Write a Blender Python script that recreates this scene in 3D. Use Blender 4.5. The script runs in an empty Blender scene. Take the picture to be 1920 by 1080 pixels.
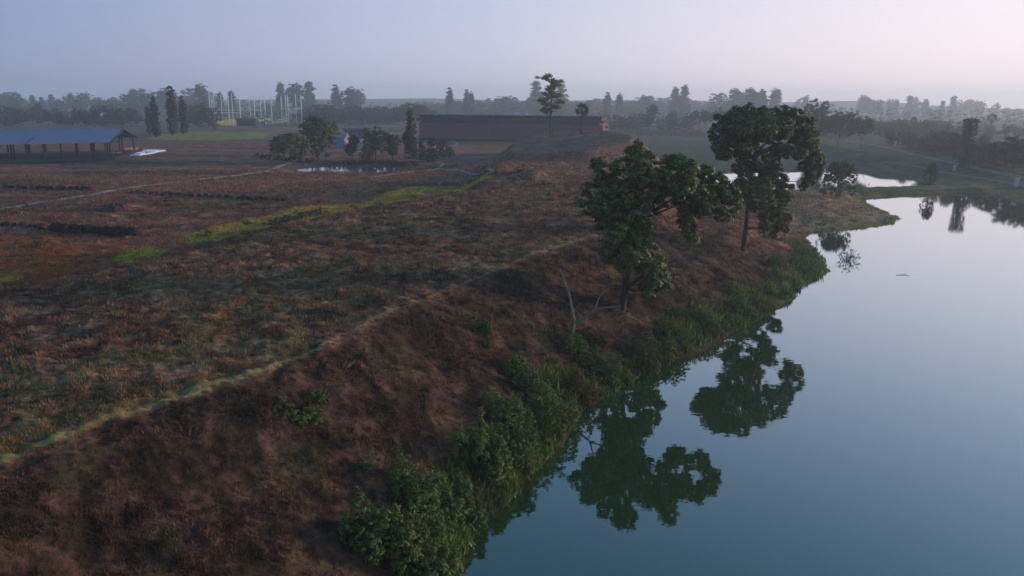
import bpy, math, random
import numpy as np
from mathutils import Matrix, Vector
sc = bpy.context.scene
C = sc.collection
RAD = math.radians
# ------------------------------------------------------------------ camera
FPX, PITCH, ROLL, HCAM = 1450.0, RAD(13.4), RAD(0.5), 15.0
cam = bpy.data.cameras.new('camera'); cam_o = bpy.data.objects.new('camera', cam); C.objects.link(cam_o)
cam.sensor_width = 36; cam.lens = 36*FPX/1920; cam.clip_start = 0.2; cam.clip_end = 12000
_F = Vector((0, math.cos(PITCH), -math.sin(PITCH))); _U = Vector((0, math.sin(PITCH), math.cos(PITCH))); _X = Vector((1, 0, 0))
_R = _X*math.cos(ROLL)+_U*math.sin(ROLL); _V = -_X*math.sin(ROLL)+_U*math.cos(ROLL)
_m = Matrix((_R, _V, -_F)).transposed().to_4x4(); _m.translation = (0, 0, HCAM); cam_o.matrix_world = _m
sc.camera = cam_o
# ------------------------------------------------------------------ sky and sun
SUN_EL, SUN_AZ = 8.0, 76.0            # degrees, azimuth measured from the view direction to the right
w = bpy.data.worlds.new('World'); sc.world = w; w.use_nodes = True
nt = w.node_tree; N = nt.nodes; L = nt.links
bg = N['Background']
def nd(t, **k):
    n = N.new(t)
    for a, b in k.items(): setattr(n, a, b)
    return n
tc = nd('ShaderNodeTexCoord')
mp = nd('ShaderNodeMapping'); mp.inputs['Scale'].default_value = (1, 1, 0.8); mp.inputs['Location'].default_value = (0, 0, 0.19)
ab = nd('ShaderNodeVectorMath', operation='ABSOLUTE')
sx = nd('ShaderNodeSeparateXYZ'); cx = nd('ShaderNodeCombineXYZ'); az = nd('ShaderNodeMath', operation='ABSOLUTE')
L.new(tc.outputs['Generated'], sx.inputs[0]); L.new(sx.outputs[0], cx.inputs[0]); L.new(sx.outputs[1], cx.inputs[1])
L.new(sx.outputs[2], az.inputs[0]); L.new(az.outputs[0], cx.inputs[2])
L.new(cx.outputs[0], mp.inputs[0])
sky = nd('ShaderNodeTexSky', sky_type='NISHITA', sun_disc=False)
sky.sun_elevation = RAD(SUN_EL); sky.sun_rotation = RAD(SUN_AZ); sky.air_density = 1.0; sky.dust_density = 1.2; sky.ozone_density = 2.0
L.new(mp.outputs[0], sky.inputs[0])
tint = nd('ShaderNodeMix', data_type='RGBA', blend_type='MULTIPLY'); tint.inputs[0].default_value = 1
tint.inputs[7].default_value = (0.85, 2.55, 3.35, 1)
L.new(sky.outputs[0], tint.inputs[6])
# evening murk towards the horizon: lavender away from the sun, pale rose below it
dot = nd('ShaderNodeVectorMath', operation='DOT_PRODUCT'); dot.inputs[1].default_value = (math.sin(RAD(SUN_AZ)), math.cos(RAD(SUN_AZ)), 0)
L.new(tc.outputs['Generated'], dot.inputs[0])
rp = nd('ShaderNodeValToRGB'); e = rp.color_ramp
RAMP_SKY = [(0.0, (.18, .20, .29)), (0.32, (.235, .265, .425)), (0.60, (.53, .515, .62)), (0.84, (.92, .76, .74)), (1.0, (1, .82, .78))]
e.elements[0].color = (*RAMP_SKY[0][1], 1); e.elements[1].color = (*RAMP_SKY[-1][1], 1)
for p, c in RAMP_SKY[1:-1]: e.elements.new(p).color = (*c, 1)
mr = nd('ShaderNodeMapRange'); mr.inputs['From Min'].default_value = -1; mr.inputs['From Max'].default_value = 1
L.new(dot.outputs['Value'], mr.inputs[0]); L.new(mr.outputs[0], rp.inputs[0])
sq = nd('ShaderNodeMath', operation='POWER'); sq.inputs[1].default_value = 1.7; L.new(az.outputs[0], sq.inputs[0])
ml = nd('ShaderNodeMath', operation='MULTIPLY'); ml.inputs[1].default_value = -6.0; L.new(sq.outputs[0], ml.inputs[0])
ex = nd('ShaderNodeMath', operation='EXPONENT'); L.new(ml.outputs[0], ex.inputs[0])
fa = nd('ShaderNodeMath', operation='MULTIPLY'); fa.inputs[1].default_value = 0.95; L.new(ex.outputs[0], fa.inputs[0])
mx = nd('ShaderNodeMix', data_type='RGBA'); L.new(fa.outputs[0], mx.inputs[0]); L.new(tint.outputs[2], mx.inputs[6]); vs = nd('ShaderNodeVectorMath', operation='SCALE'); vs.inputs['Scale'].default_value = 13.0
L.new(rp.outputs[0], vs.inputs[0]); L.new(vs.outputs[0], mx.inputs[7])
L.new(mx.outputs[2], bg.inputs[0]); bg.inputs[1].default_value = 0.1
sun = bpy.data.lights.new('sun', 'SUN'); sun.energy = 3.2; sun.angle = RAD(8); sun.color = (1.0, 0.80, 0.66)
sun_o = bpy.data.objects.new('sun', sun); C.objects.link(sun_o)
sd = Vector((math.sin(RAD(SUN_AZ))*math.cos(RAD(SUN_EL)), math.cos(RAD(SUN_AZ))*math.cos(RAD(SUN_EL)), math.sin(RAD(SUN_EL))))
sun_o.rotation_euler = sd.to_track_quat('Z', 'Y').to_euler()
sc.view_settings.view_transform = 'Standard'; sc.view_settings.look = 'None'; sc.view_settings.exposure = 0.0; sc.view_settings.gamma = 1
sc.render.engine = 'CYCLES'
cy = sc.cycles
cy.use_denoising = True; cy.denoising_prefilter = 'ACCURATE'; cy.max_bounces = 5; cy.diffuse_bounces = 2; cy.glossy_bounces = 3; cy.transmission_bounces = 3
cy.volume_bounces = 2; cy.transparent_max_bounces = 6; cy.caustics_reflective = False; cy.caustics_refractive = False
cy.sample_clamp_indirect = 3
HAZE = True
# ------------------------------------------------------------------ helpers
rng = np.random.default_rng(7)
def ray(px, py):
    a = (px-960)/FPX; b = (540-py)/FPX
    return _F + _R*a + _V*b
def unp(px, py, z=0.0):                # where the sight line through a pixel meets the level z
    d = ray(px, py); t = (z-HCAM)/d.z
    return (d.x*t, d.y*t)
def at(px, py, Y):                     # the point of that sight line at distance Y
    d = ray(px, py); t = Y/d.y
    return Vector((d.x*t, Y, HCAM+d.z*t))
def S(t):
    t = np.clip(t, 0, 1); return t*t*(3-2*t)
def _hash(i, j, s):
    h = (i.astype(np.int64)*374761393 + j.astype(np.int64)*668265263 + s*974634213) & 0x7fffffff
    h = ((h ^ (h >> 13))*1274126177) & 0x7fffffff
    return ((h ^ (h >> 16)) & 0xffff)/65535.0
def noise(x, y, s=0):
    i = np.floor(x); j = np.floor(y); u = x-i; v = y-j
    u = u*u*(3-2*u); v = v*v*(3-2*v)
    a = _hash(i, j, s); b = _hash(i+1, j, s); c = _hash(i, j+1, s); d = _hash(i+1, j+1, s)
    return a+(b-a)*u+(c-a)*v+(a-b-c+d)*u*v
def fbm(x, y, s=0, o=4, g=0.5):
    r = 0; a = 1; t = 0
    for k in range(o):
        r = r+a*noise(x, y, s+17*k); t += a; a *= g; x = x*2.03+11.3; y = y*2.03+5.7
    return r/t
def sdist(x, y, poly, closed=True):    # signed distance, negative inside
    P = np.array(poly, float); n = len(P); d2 = np.full(x.shape, 1e12); ins = np.zeros(x.shape, bool)
    for i in range(n if closed else n-1):
        x1, y1 = P[i]; x2, y2 = P[(i+1) % n]; ex, ey = x2-x1, y2-y1; q = ex*ex+ey*ey+1e-9
        t = np.clip(((x-x1)*ex+(y-y1)*ey)/q, 0, 1)
        d2 = np.minimum(d2, (x-x1-t*ex)**2+(y-y1-t*ey)**2)
        if closed:
            c = ((y1 > y) != (y2 > y))
            with np.errstate(divide='ignore', invalid='ignore'):
                ins ^= c & (x < (x2-x1)*(y-y1)/(y2-y1 if y2 != y1 else 1e-9)+x1)
    d = np.sqrt(d2)
    return np.where(ins, -d, d) if closed else d
def px_poly(pts, z): return [unp(a, b, z) for a, b in pts]
# ------------------------------------------------------------------ lie of the land
SH1 = px_poly([(850, 1100), (866, 1060), (905, 985), (960, 940), (1000, 893), (1040, 850), (1072, 803), (1100, 768), (1150, 737), (1220, 702),
    (1290, 668), (1340, 645), (1400, 615), (1460, 578), (1490, 557), (1500, 540), (1532, 525), (1554, 508), (1542, 490), (1526, 466), (1508, 443),
    (1530, 434), (1570, 433), (1625, 429), (1680, 420), (1692, 410), (1664, 398), (1634, 384), (1606, 373), (1690, 367), (1800, 362), (1850, 366), (1920, 384)], 0)
LAKE1 = [(-12, -60), (-5, 4)]+SH1+[(125, 96), (200, 66), (240, 10), (240, -60)]
LAKE2 = px_poly([(1490, 362), (1600, 356), (1700, 353), (1770, 350), (1725, 339), (1660, 329), (1590, 325), (1530, 322), (1400, 324), (1340, 326), (1305, 333), (1320, 348), (1350, 357), (1420, 362)], 0)
MEADOW = px_poly([(1128, 262), (1150, 254), (1230, 252), (1400, 258), (1540, 288), (1600, 303), (1670, 322), (1640, 332), (1300, 338), (1190, 308)], 0.6)
CREST = [(0, 862), (90, 830), (180, 795), (290, 757), (400, 720), (500, 690), (600, 652), (690, 605), (760, 572), (830, 542), (900, 515), (960, 490), (1000, 476), (1060, 458), (1120, 440)]
RAMP = [(-9, -60), (-16, 5)]+[unp(a, b, 5) for a, b in [(-60, 885)]+CREST+[(1190, 415), (1215, 385), (1190, 350), (1150, 322), (1130, 305), (940, 302), (930, 330), (920, 350), (700, 392), (480, 437), (330, 478), (250, 505), (0, 548), (-300, 600)]]+[(-70, 5), (-75, -60)]
CRESTW = [unp(a, b, 5) for a, b in [(-60, 885)]+CREST]
PEN = px_poly([(1480, 440), (1530, 436), (1692, 420), (1710, 408), (1640, 380), (1606, 368), (1500, 364), (1460, 380)], 0)
CAUSE = px_poly([(1480, 372), (1606, 375), (1850, 370), (1850, 348), (1600, 350), (1470, 358)], 0)
POND = px_poly([(556, 318), (600, 314), (660, 313), (720, 314), (768, 317), (772, 322), (700, 324), (620, 323), (560, 323)], 2.6)
PIT = px_poly([(205, 392), (232, 381), (335, 383), (300, 396)], 3)
HILL = np.array([(-2500, 182), (0, 184), (300, 182), (550, 172), (700, 171), (800, 167), (900, 170), (1010, 174), (1150, 174), (1300, 173), (1450, 179), (1520, 174), (1600, 171), (1660, 174), (1740, 186), (1820, 196), (1920, 200), (3500, 200)], float)
def height(x, y, fine=True):
    x = np.asarray(x, float); y = np.asarray(y, float)
    wob = (fbm(x*0.45, y*0.45, 3, 3)-0.5)*1.1*np.clip((y-10)/60+0.5, 0.5, 2)
    dw1 = sdist(x, y, LAKE1)+wob*0.8; dw2 = sdist(x, y, LAKE2)+wob; dw = np.minimum(dw1, dw2)
    dr = sdist(x, y, RAMP); dc = np.maximum(dr, 0)
    dwp = np.maximum(dw, 0)
    left = 3+2*S(1-dc/6.0)
    right = 5*(1-np.power(1-dwp/(dwp+dc+1e-6), 1.3))
    far = 3*S(dwp/28.0)
    z = np.minimum(left, np.maximum(right, far))
    pen = S(-sdist(x, y, PEN)/3.0+0.6); z = z*(1-pen)+np.minimum(z, 1.9*S(dwp/11.0))*pen if False else np.where(pen > 0, z*(1-pen)+pen*1.7*S(dwp/10.0+0.05), z)
    ca = S(-sdist(x, y, CAUSE)/2.0+0.5); z = np.where(ca > 0, z*(1-ca)+ca*np.minimum(z+0.4, 0.75)*S(dwp/2.0), z)
    me_ = S(-sdist(x, y, MEADOW)/9.0+0.5); z = np.where(me_ > 0, z*(1-me_)+me_*np.minimum(z, 0.55*S(dwp/4)), z)
    # the mound at the end of the rampart
    mxp, myp = 12.5, 172.0
    ang = (x-mxp)/19.0; rr = np.sqrt(np.where(x < mxp, ang*1.15, ang*0.78)**2+((y-myp)/30.0)**2)
    z = z+7.2*S((1.12-rr)/0.72)*S(dwp/12)
    for (hx, hy, hz, hr) in BUMPS: z = z+hz*np.exp(-(((x-hx)**2+((y-hy)*0.8)**2)/hr**2))
    z = z-0.35*S((-sdist(x, y, PIT))/0.8+0.5)
    dp = sdist(x, y, POND); z = np.minimum(z, 2.55+np.clip(dp, -6, 60)*0.12+0.05)*1.0
    # distant hills, kept as one rolling skyline
    r = np.hypot(x, y)
    yy = np.maximum(y, 1.0); u = np.where(y > 1, 960+FPX*x/(yy*math.cos(PITCH)+15*0), np.sign(x)*3000+960)
    hp = np.interp(np.clip(u, -2500, 3500), HILL[:, 0], HILL[:, 1]); hor = 195+(u-960)*math.tan(ROLL)
    amp = np.clip((hor-hp)*1750/FPX*0.42+8, 4, 40)*np.where(y > 0, 1, 0.4)
    z = z+amp*S((r-1250)/500)*(0.86+0.28*fbm(x/260, y/260, 9, 3))
    if fine:
        bump = (fbm(x*0.9, y*0.9, 21, 3)-0.5)*0.34+(fbm(x*3.1, y*3.1, 22, 2)-0.5)*0.16
        fade = np.clip(1.6-r/160, 0.25, 1)*S(dwp/1.2)
        z = z+bump*fade*np.where(dr < 0, 1.1, 1.0)
        z = z+(fbm(x/9, y/9, 31, 3)-0.5)*0.5*S(dwp/6)*np.clip(1.5-r/500, 0, 1)
    z = np.where(dw < 0, -1.6*S(-dw/5.0)-0.12, z)
    return z
BUMPS = []
for a, b, h, r_ in [(1000, 340, 1.0, 2.6), (985, 334, 0.8, 2.0), (938, 327, 0.8, 2.4), (470, 428, 0.6, 1.2), (1080, 300, 0.9, 4), (880, 300, .8, 5)]:
    p = unp(a, b, 4.6); BUMPS.append((p[0], p[1], h, r_))
def hz(x, y): return float(height(np.array([x]), np.array([y]))[0])
def ground(px, py, tmax=2600):         # where a sight line meets the terrain
    d = ray(px, py); y = np.geomspace(8, tmax, 2600); x = y*d.x/d.y; z = HCAM+y*d.z/d.y
    g = height(x, y); k = np.argmax(z < g)
    if z[k] >= g[k]: k = len(y)-1
    if k:
        a = z[k-1]-g[k-1]; b = g[k]-z[k]; t = a/(a+b+1e-9); yy = y[k-1]+(y[k]-y[k-1])*t
    else: yy = y[k]
    xx = yy*d.x/d.y
    return Vector((xx, yy, hz(xx, yy)))
def pxm(px, Y): return px*Y/FPX        # pixels of the photograph to metres at that distance
# ------------------------------------------------------------------ materials
MATS = {}
def mat(name, col, rough=0.9, var=0.25, scale=8.0, bump=0.0, col2=None, island=False, trans=0.0, attr=None, spec=0.2, detail=6):
    if name in MATS: return MATS[name]
    m = bpy.data.materials.new(name); m.use_nodes = True; MATS[name] = m
    t = m.node_tree; n = t.nodes; l = t.links; b = n['Principled BSDF']; out = n['Material Output']
    b.inputs['Roughness'].default_value = rough; b.inputs['Specular IOR Level'].default_value = spec
    c2 = col2 or tuple(c*(1-var) for c in col)
    if attr:
        base = n.new('ShaderNodeAttribute'); base.attribute_name = attr; src = base.outputs['Color']
    else:
        r = n.new('ShaderNodeRGB'); r.outputs[0].default_value = (*col, 1); src = r.outputs[0]
    if island:
        g = n.new('ShaderNodeNewGeometry'); fac = g.outputs['Random Per Island']
    else:
        tcn = n.new('ShaderNodeTexCoord'); nz = n.new('ShaderNodeTexNoise'); nz.inputs['Scale'].default_value = scale; nz.inputs['Detail'].default_value = detail
        l.new(tcn.outputs['Object'], nz.inputs['Vector']); cr = n.new('ShaderNodeMapRange'); cr.inputs[1].default_value = 0.3; cr.inputs[2].default_value = 0.7
        l.new(nz.outputs['Fac'], cr.inputs[0]); fac = cr.outputs[0]
    mi = n.new('ShaderNodeMix'); mi.data_type = 'RGBA'; l.new(fac, mi.inputs[0]); l.new(src, mi.inputs[6])
    if attr:
        mu = n.new('ShaderNodeMix'); mu.data_type = 'RGBA'; mu.blend_type = 'MULTIPLY'; mu.inputs[0].default_value = 1
        l.new(src, mu.inputs[6]); mu.inputs[7].default_value = (1-var, 1-var, 1-var, 1); l.new(mu.outputs[2], mi.inputs[7])
    else: mi.inputs[7].default_value = (*c2, 1)
    l.new(mi.outputs[2], b.inputs['Base Color'])
    if bump and not island:
        bp = n.new('ShaderNodeBump'); bp.inputs['Strength'].default_value = bump; bp.inputs['Distance'].default_value = 0.1
        l.new(nz.outputs['Fac'], bp.inputs['Height']); l.new(bp.outputs[0], b.inputs['Normal'])
    if trans:
        tr = n.new('ShaderNodeBsdfTranslucent'); l.new(mi.outputs[2], tr.inputs[0]); ms = n.new('ShaderNodeMixShader'); ms.inputs[0].default_value = trans
        l.new(b.outputs[0], ms.inputs[1]); l.new(tr.outputs[0], ms.inputs[2]); l.new(ms.outputs[0], out.inputs[0])
    return m
def water_mat(name, body, ior, rough, wave):
    m = bpy.data.materials.new(name); m.use_nodes = True; t = m.node_tree; n = t.nodes; l = t.links
    n.remove(n['Principled BSDF']); out = n['Material Output']
    df = n.new('ShaderNodeBsdfDiffuse'); df.inputs[0].default_value = (*body, 1)
    gl = n.new('ShaderNodeBsdfGlossy'); gl.inputs['Roughness'].default_value = rough; gl.inputs[0].default_value = (1, 1, 1, 1)
    lw = n.new('ShaderNodeLayerWeight'); lw.inputs['Blend'].default_value = 0.5
    fr = n.new('ShaderNodeMath'); fr.operation = 'POWER'; l.new(lw.outputs['Facing'], fr.inputs[0]); fr.inputs[1].default_value = ior
    tcn = n.new('ShaderNodeTexCoord'); mpn = n.new('ShaderNodeMapping'); mpn.inputs['Scale'].default_value = (1.0, 1.6, 1)
    nz = n.new('ShaderNodeTexNoise'); nz.inputs['Scale'].default_value = 1.1; nz.inputs['Detail'].default_value = 3
    l.new(tcn.outputs['Object'], mpn.inputs[0]); l.new(mpn.outputs[0], nz.inputs['Vector'])
    bp = n.new('ShaderNodeBump'); bp.inputs['Strength'].default_value = 1; bp.inputs['Distance'].default_value = wave
    l.new(nz.outputs['Fac'], bp.inputs['Height']); l.new(bp.outputs[0], gl.inputs['Normal'])
    ms = n.new('ShaderNodeMixShader'); l.new(fr.outputs[0], ms.inputs[0]); l.new(df.outputs[0], ms.inputs[1]); l.new(gl.outputs[0], ms.inputs[2]); l.new(ms.outputs[0], out.inputs[0])
    return m
# ------------------------------------------------------------------ mesh builders
def mesh_np(name, V, F, k, col=None):
    me = bpy.data.meshes.new(name); V = np.asarray(V, np.float32); F = np.asarray(F, np.int32).ravel(); nf = len(F)//k
    me.vertices.add(len(V)); me.vertices.foreach_set('co', V.ravel())
    me.loops.add(len(F)); me.loops.foreach_set('vertex_index', F)
    me.polygons.add(nf); me.polygons.foreach_set('loop_start', np.arange(0, nf*k, k, dtype=np.int32))
    try: me.polygons.foreach_set('loop_total', np.full(nf, k, np.int32))
    except Exception: pass
    me.update(calc_edges=True)
    if col is not None:
        a = me.color_attributes.new('tone', 'FLOAT_COLOR', 'POINT')
        c4 = np.ones((len(V), 4), np.float32); c4[:, :3] = col; a.data.foreach_set('color', c4.ravel())
    return me
def link(name, me, m=None, parent=None, loc=None):
    o = bpy.data.objects.new(name, me); C.objects.link(o)
    if m is not None and len(me.materials) == 0: me.materials.append(m)
    if parent is not None: o.parent = parent
    if loc is not None: o.location = loc
    return o
def tag(o, label, cat, group=None):
    o['label'] = label; o['category'] = cat
    if group: o['group'] = group
    return o
def thing(name, label, cat, loc=(0, 0, 0), rz=0, group=None):
    o = bpy.data.objects.new(name, None); C.objects.link(o); o.location = loc; o.rotation_euler = (0, 0, rz); o.empty_display_size = 0.3
    return tag(o, label, cat, group)
def structure(o): o['kind'] = 'structure'; return o
def stuff(o, label=None, cat=None):
    o['kind'] = 'stuff'
    if label: tag(o, label, cat)
    return o
def unit(a): return a/np.maximum(np.linalg.norm(a, axis=1, keepdims=True), 1e-9)
def leaf_np(P, Nm, s, asp=0.55, r=rng, fold=0.25):
    n = len(P); T = unit(np.cross(Nm, r.normal(size=(n, 3)))); B = np.cross(Nm, T); s = s[:, None]
    V = np.stack([P+T*s, P+B*s*asp+Nm*s*fold, P-T*s, P-B*s*asp+Nm*s*fold], 1).reshape(-1, 3)
    return V, np.arange(4*n)
def crown_np(lobes, n, leaf, r, puff=0.3, shell=0.55, up=0.25, pn=None):
    """leaves gathered in puffs, the puffs spread over and through a set of lobes"""
    Lb = np.array(lobes, float)
    if Lb.shape[1] == 4: Lb = np.column_stack([Lb, Lb[:, 3], Lb[:, 3]])
    wt = np.power(Lb[:, 3]*Lb[:, 4]*Lb[:, 5], 0.5); wt /= wt.sum()
    npf = pn or max(8, n//26)
    li = r.choice(len(Lb), npf, p=wt); d = unit(r.normal(size=(npf, 3))); rad = np.power(r.random(npf), 1/3)*(1-shell)+shell*r.uniform(0.75, 1.08, npf)
    pc = Lb[li, :3]+d*rad[:, None]*Lb[li, 3:6]; pr = puff*r.uniform(0.55, 1.3, npf)
    k = r.integers(0, npf, n); q = unit(r.normal(size=(n, 3))); q[:, 2] = np.abs(q[:, 2])*0.7+q[:, 2]*0.3
    P = pc[k]+q*(pr[k]*np.power(r.random(n), 0.5))[:, None]
    Nm = unit(q*0.8+d[k]*0.5+r.normal(size=(n, 3))*0.35+np.array([0, 0, up]))
    return leaf_np(P, Nm, leaf*r.uniform(0.6, 1.35, n), r=r)
def tubes_np(paths, sides=7):
    """paths: list of (points, radii); one mesh of capped tapered tubes"""
    V = []; F = []
    for pts, rad in paths:
        pts = np.array(pts, float); n = len(pts); b = len(V)
        for i in range(n):
            t = pts[min(i+1, n-1)]-pts[max(i-1, 0)]; t /= np.linalg.norm(t)+1e-9
            a = np.cross(t, [0.13, 0.97, 0.2] if abs(t[2]) > 0.7 else [0, 0, 1.0]); a /= np.linalg.norm(a)+1e-9; c = np.cross(t, a)
            for s in range(sides):
                g = 2*math.pi*s/sides; V.append(pts[i]+(a*math.cos(g)+c*math.sin(g))*rad[i])
        for i in range(n-1):
            for s in range(sides):
                q = (s+1) % sides; F.append((b+i*sides+s, b+i*sides+q, b+(i+1)*sides+q, b+(i+1)*sides+s))
        V.append(pts[-1]); e_ = len(V)-1
        for s in range(0, sides): F.append((b+(n-1)*sides+s, b+(n-1)*sides+(s+1) % sides, e_, e_))
    return V, F
def poly_mesh(name, V, F):
    me = bpy.data.meshes.new(name); me.from_pydata([tuple(v) for v in V], [], [tuple(dict.fromkeys(f)) for f in F]); me.update(); return me
def curve_pts(p0, p1, k, bend, r):
    p0 = np.array(p0, float); p1 = np.array(p1, float); o = r.normal(size=3)*bend*np.linalg.norm(p1-p0)
    return [p0+(p1-p0)*t+o*math.sin(math.pi*t) for t in np.linspace(0, 1, k)]
def box_vf(x0, x1, y0, y1, z0, z1):
    V = [(x0, y0, z0), (x1, y0, z0), (x1, y1, z0), (x0, y1, z0), (x0, y0, z1), (x1, y0, z1), (x1, y1, z1), (x0, y1, z1)]
    return V, [(0, 3, 2, 1), (4, 5, 6, 7), (0, 1, 5, 4), (1, 2, 6, 5), (2, 3, 7, 6), (3, 0, 4, 7)]
def boxes(name, bs, m, parent=None):
    V = []; F = []
    for b in bs:
        v, f = box_vf(*b); o = len(V); V += v; F += [tuple(i+o for i in q) for q in f]
    return link(name, poly_mesh(name, V, F), m, parent)
# ------------------------------------------------------------------ ground colours (real surface colours)
def P5(*pts): return px_poly(pts, 3.2)
STRIPS = [px_poly([(690, 375), (720, 362), (790, 342), (900, 343), (915, 350), (880, 357), (800, 362), (740, 372)], 3.6),
          px_poly([(360, 432), (420, 414), (520, 400), (590, 380), (680, 376), (668, 388), (600, 396), (540, 412), (480, 424), (410, 437)], 3.6)]
GREEN = [px_poly([(205, 480), (225, 464), (300, 457), (330, 461), (300, 473), (240, 483)], 3.2), px_poly([(-80, 520), (20, 510), (50, 514), (0, 524), (-80, 532)], 3.2)]
RUST = px_poly([(-200, 440), (60, 436), (150, 446), (270, 452), (330, 462), (260, 500), (0, 542), (-200, 570)], 3.2)
LAWN = px_poly([(270, 262), (300, 252), (400, 247), (500, 249), (500, 260), (420, 264)], 3)
FLOW = px_poly([(380, 234), (400, 225), (540, 221), (540, 228), (470, 236)], 3)
EDGES = [px_poly(q, 3.2) for q in ([(-60, 560), (0, 548), (120, 527), (270, 503), (330, 482), (480, 442)], [(345, 400), (225, 405), (190, 398)], [(470, 353), (530, 341), (620, 331)], [(-40, 328), (250, 328), (500, 327)], [(335, 383), (235, 380)], [(100, 451), (165, 453), (262, 457)], [(980, 380), (1090, 385)])]
LUSH = px_poly([(1440, 590), (1470, 520), (1500, 460), (1535, 455), (1570, 505), (1510, 560), (1465, 590)], 0.2)
def mixc(c, m, k): return c*(1-m[:, None])+np.array(k)*m[:, None]
def ground_color(x, y):
    n1 = fbm(x*0.16, y*0.16, 41, 4); n2 = fbm(x*0.55+7, y*0.55, 42, 4); n3 = fbm(x*1.7, y*1.7, 43, 3); n4 = fbm(x*0.05, y*0.05, 44, 3)
    r = np.hypot(x, y); dr = sdist(x, y, RAMP); dw = np.minimum(sdist(x, y, LAKE1), sdist(x, y, LAKE2))
    c = np.tile(np.array([0.105, 0.068, 0.058]), (len(x), 1))
    c = mixc(c, S((n2-0.5)/0.13), (0.16, 0.092, 0.075))
    c = mixc(c, S((0.47-n3)/0.16)*0.8, (0.05, 0.036, 0.034))
    # grassy plateau: olive, grey green and rust patches
    pl = S(-dr/1.5+0.4)
    c = mixc(c, pl*S((n1-0.49)/0.1)*0.75, (0.12, 0.118, 0.06))
    c = mixc(c, pl*S((n2+n4*0.6-0.86)/0.1)*0.45, (0.105, 0.105, 0.07))
    c = mixc(c, pl*S((0.43-n2)/0.1)*0.5, (0.14, 0.07, 0.038))
    c = mixc(c, pl*S((n3-0.57)/0.1)*0.7, (0.19, 0.165, 0.11)); c = mixc(c, pl*S((0.42-n3)/0.1)*0.6, (0.045, 0.035, 0.03)); c = mixc(c, pl*S((n2-0.6)/0.06)*0.5, (0.20, 0.115, 0.095))
    # lake side slope: brown earth with green growth low down
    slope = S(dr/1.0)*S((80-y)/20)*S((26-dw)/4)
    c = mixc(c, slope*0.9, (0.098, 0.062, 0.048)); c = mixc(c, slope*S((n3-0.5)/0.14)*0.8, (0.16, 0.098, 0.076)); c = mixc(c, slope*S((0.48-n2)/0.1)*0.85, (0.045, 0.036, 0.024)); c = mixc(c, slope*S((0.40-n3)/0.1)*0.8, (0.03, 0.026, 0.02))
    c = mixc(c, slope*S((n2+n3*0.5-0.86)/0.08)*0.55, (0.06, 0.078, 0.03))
    c = mixc(c, S((2.6+3*(n2-0.5)-dw)/2.2)*S((90-y)/20)*0.85, (0.05, 0.07, 0.026))
    c = mixc(c, S(-sdist(x, y, LUSH)/1.5+0.3), (0.085, 0.15, 0.03))
    cd = sdist(x, y, CRESTW, False)+(n2-0.5)*0.35
    c = mixc(c, S((2.2-cd)/2.0)*S((n1-0.47)/0.1)*pl*0.45, (0.125, 0.135, 0.05))
    c = mixc(c, S((0.21-cd+(n1-0.5)*0.4)/0.2)*(0.5+0.5*S((n3-0.35)/0.2+y/60)), (0.20, 0.225, 0.115))
    # old fields on the left
    fl = S((dr-2)/3)*S((dw-14)/10)*S((260-r)/60)
    strip = fbm(x*0.03+y*0.012, y*0.13, 51, 4)
    c = mixc(c, fl*S((strip-0.5)/0.1)*0.7, (0.17, 0.098, 0.078)); c = mixc(c, fl*S((0.45-strip)/0.08)*0.8, (0.062, 0.054, 0.044)); c = mixc(c, fl*S((n1-0.56)/0.08)*0.55, (0.085, 0.088, 0.045))
    c = mixc(c, S(-sdist(x, y, RUST)/1.5+0.3)*0.85*S((n2-0.28)/0.2), (0.20, 0.085, 0.028))
    for q in STRIPS:
        s = S(-(sdist(x, y, q)-1.4+(n2-0.5)*4)/0.9+0.4); c = mixc(c, s*(0.55+0.45*S((n3-0.35)/0.2)), (0.28, 0.25, 0.045)); c = mixc(c, s*S((n1-0.52)/0.1)*.7, (0.15, 0.18, 0.04)); c = mixc(c, s*S((0.45-n2)/0.1)*.4, (0.13, 0.10, 0.04))
    for q in GREEN: c = mixc(c, S(-(sdist(x, y, q)+(n2-0.5)*2)/0.6+0.4)*0.9, (0.17, 0.21, 0.03))
    # far ground
    fg = S((r-225)/70); c = mixc(c, fg, (0.085, 0.088, 0.062)); c = mixc(c, fg*S((n4-0.52)/0.1)*0.8, (0.13, 0.115, 0.085)); c = mixc(c, fg*S((0.45-n4)/0.1)*0.8, (0.05, 0.065, 0.038))
    c = mixc(c, S((r-900)/500), (0.05, 0.062, 0.04))
    c = mixc(c, S(-sdist(x, y, LAWN)/3+0.5), (0.13, 0.17, 0.045)); c = mixc(c, S(-sdist(x, y, FLOW)/5+0.5), (0.42, 0.33, 0.06))
    # low tongue of land and the far banks
    pe = S(-sdist(x, y, PEN)/2+0.5); c = mixc(c, pe, (0.165, 0.15, 0.11)); c = mixc(c, pe*S((n2-0.45)/0.15)*0.6, (0.12, 0.10, 0.075)); c = mixc(c, pe*S((1.6-dw+n2)/1.5), (0.085, 0.15, 0.035))
    fb = S((x-34)/8)*S((y-112)/10)*(1-pe); c = mixc(c, fb*0.9, (0.048, 0.066, 0.034)); c = mixc(c, fb*S((n1-0.53)/0.08)*0.6, (0.075, 0.09, 0.045))
    md = S(-sdist(x, y, MEADOW)/4+0.5); c = mixc(c, md, (0.028, 0.058, 0.045)); c = mixc(c, md*S((strip-0.52)/0.08)*0.6, (0.04, 0.07, 0.045))
    m = S((1.0-np.hypot((x-12)/20, (y-172)/32))/0.5); c = mixc(c, m*0.8, (0.095, 0.075, 0.075)); c = mixc(c, m*S((0.48-n2)/0.1)*0.6, (0.055, 0.045, 0.045))
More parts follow.
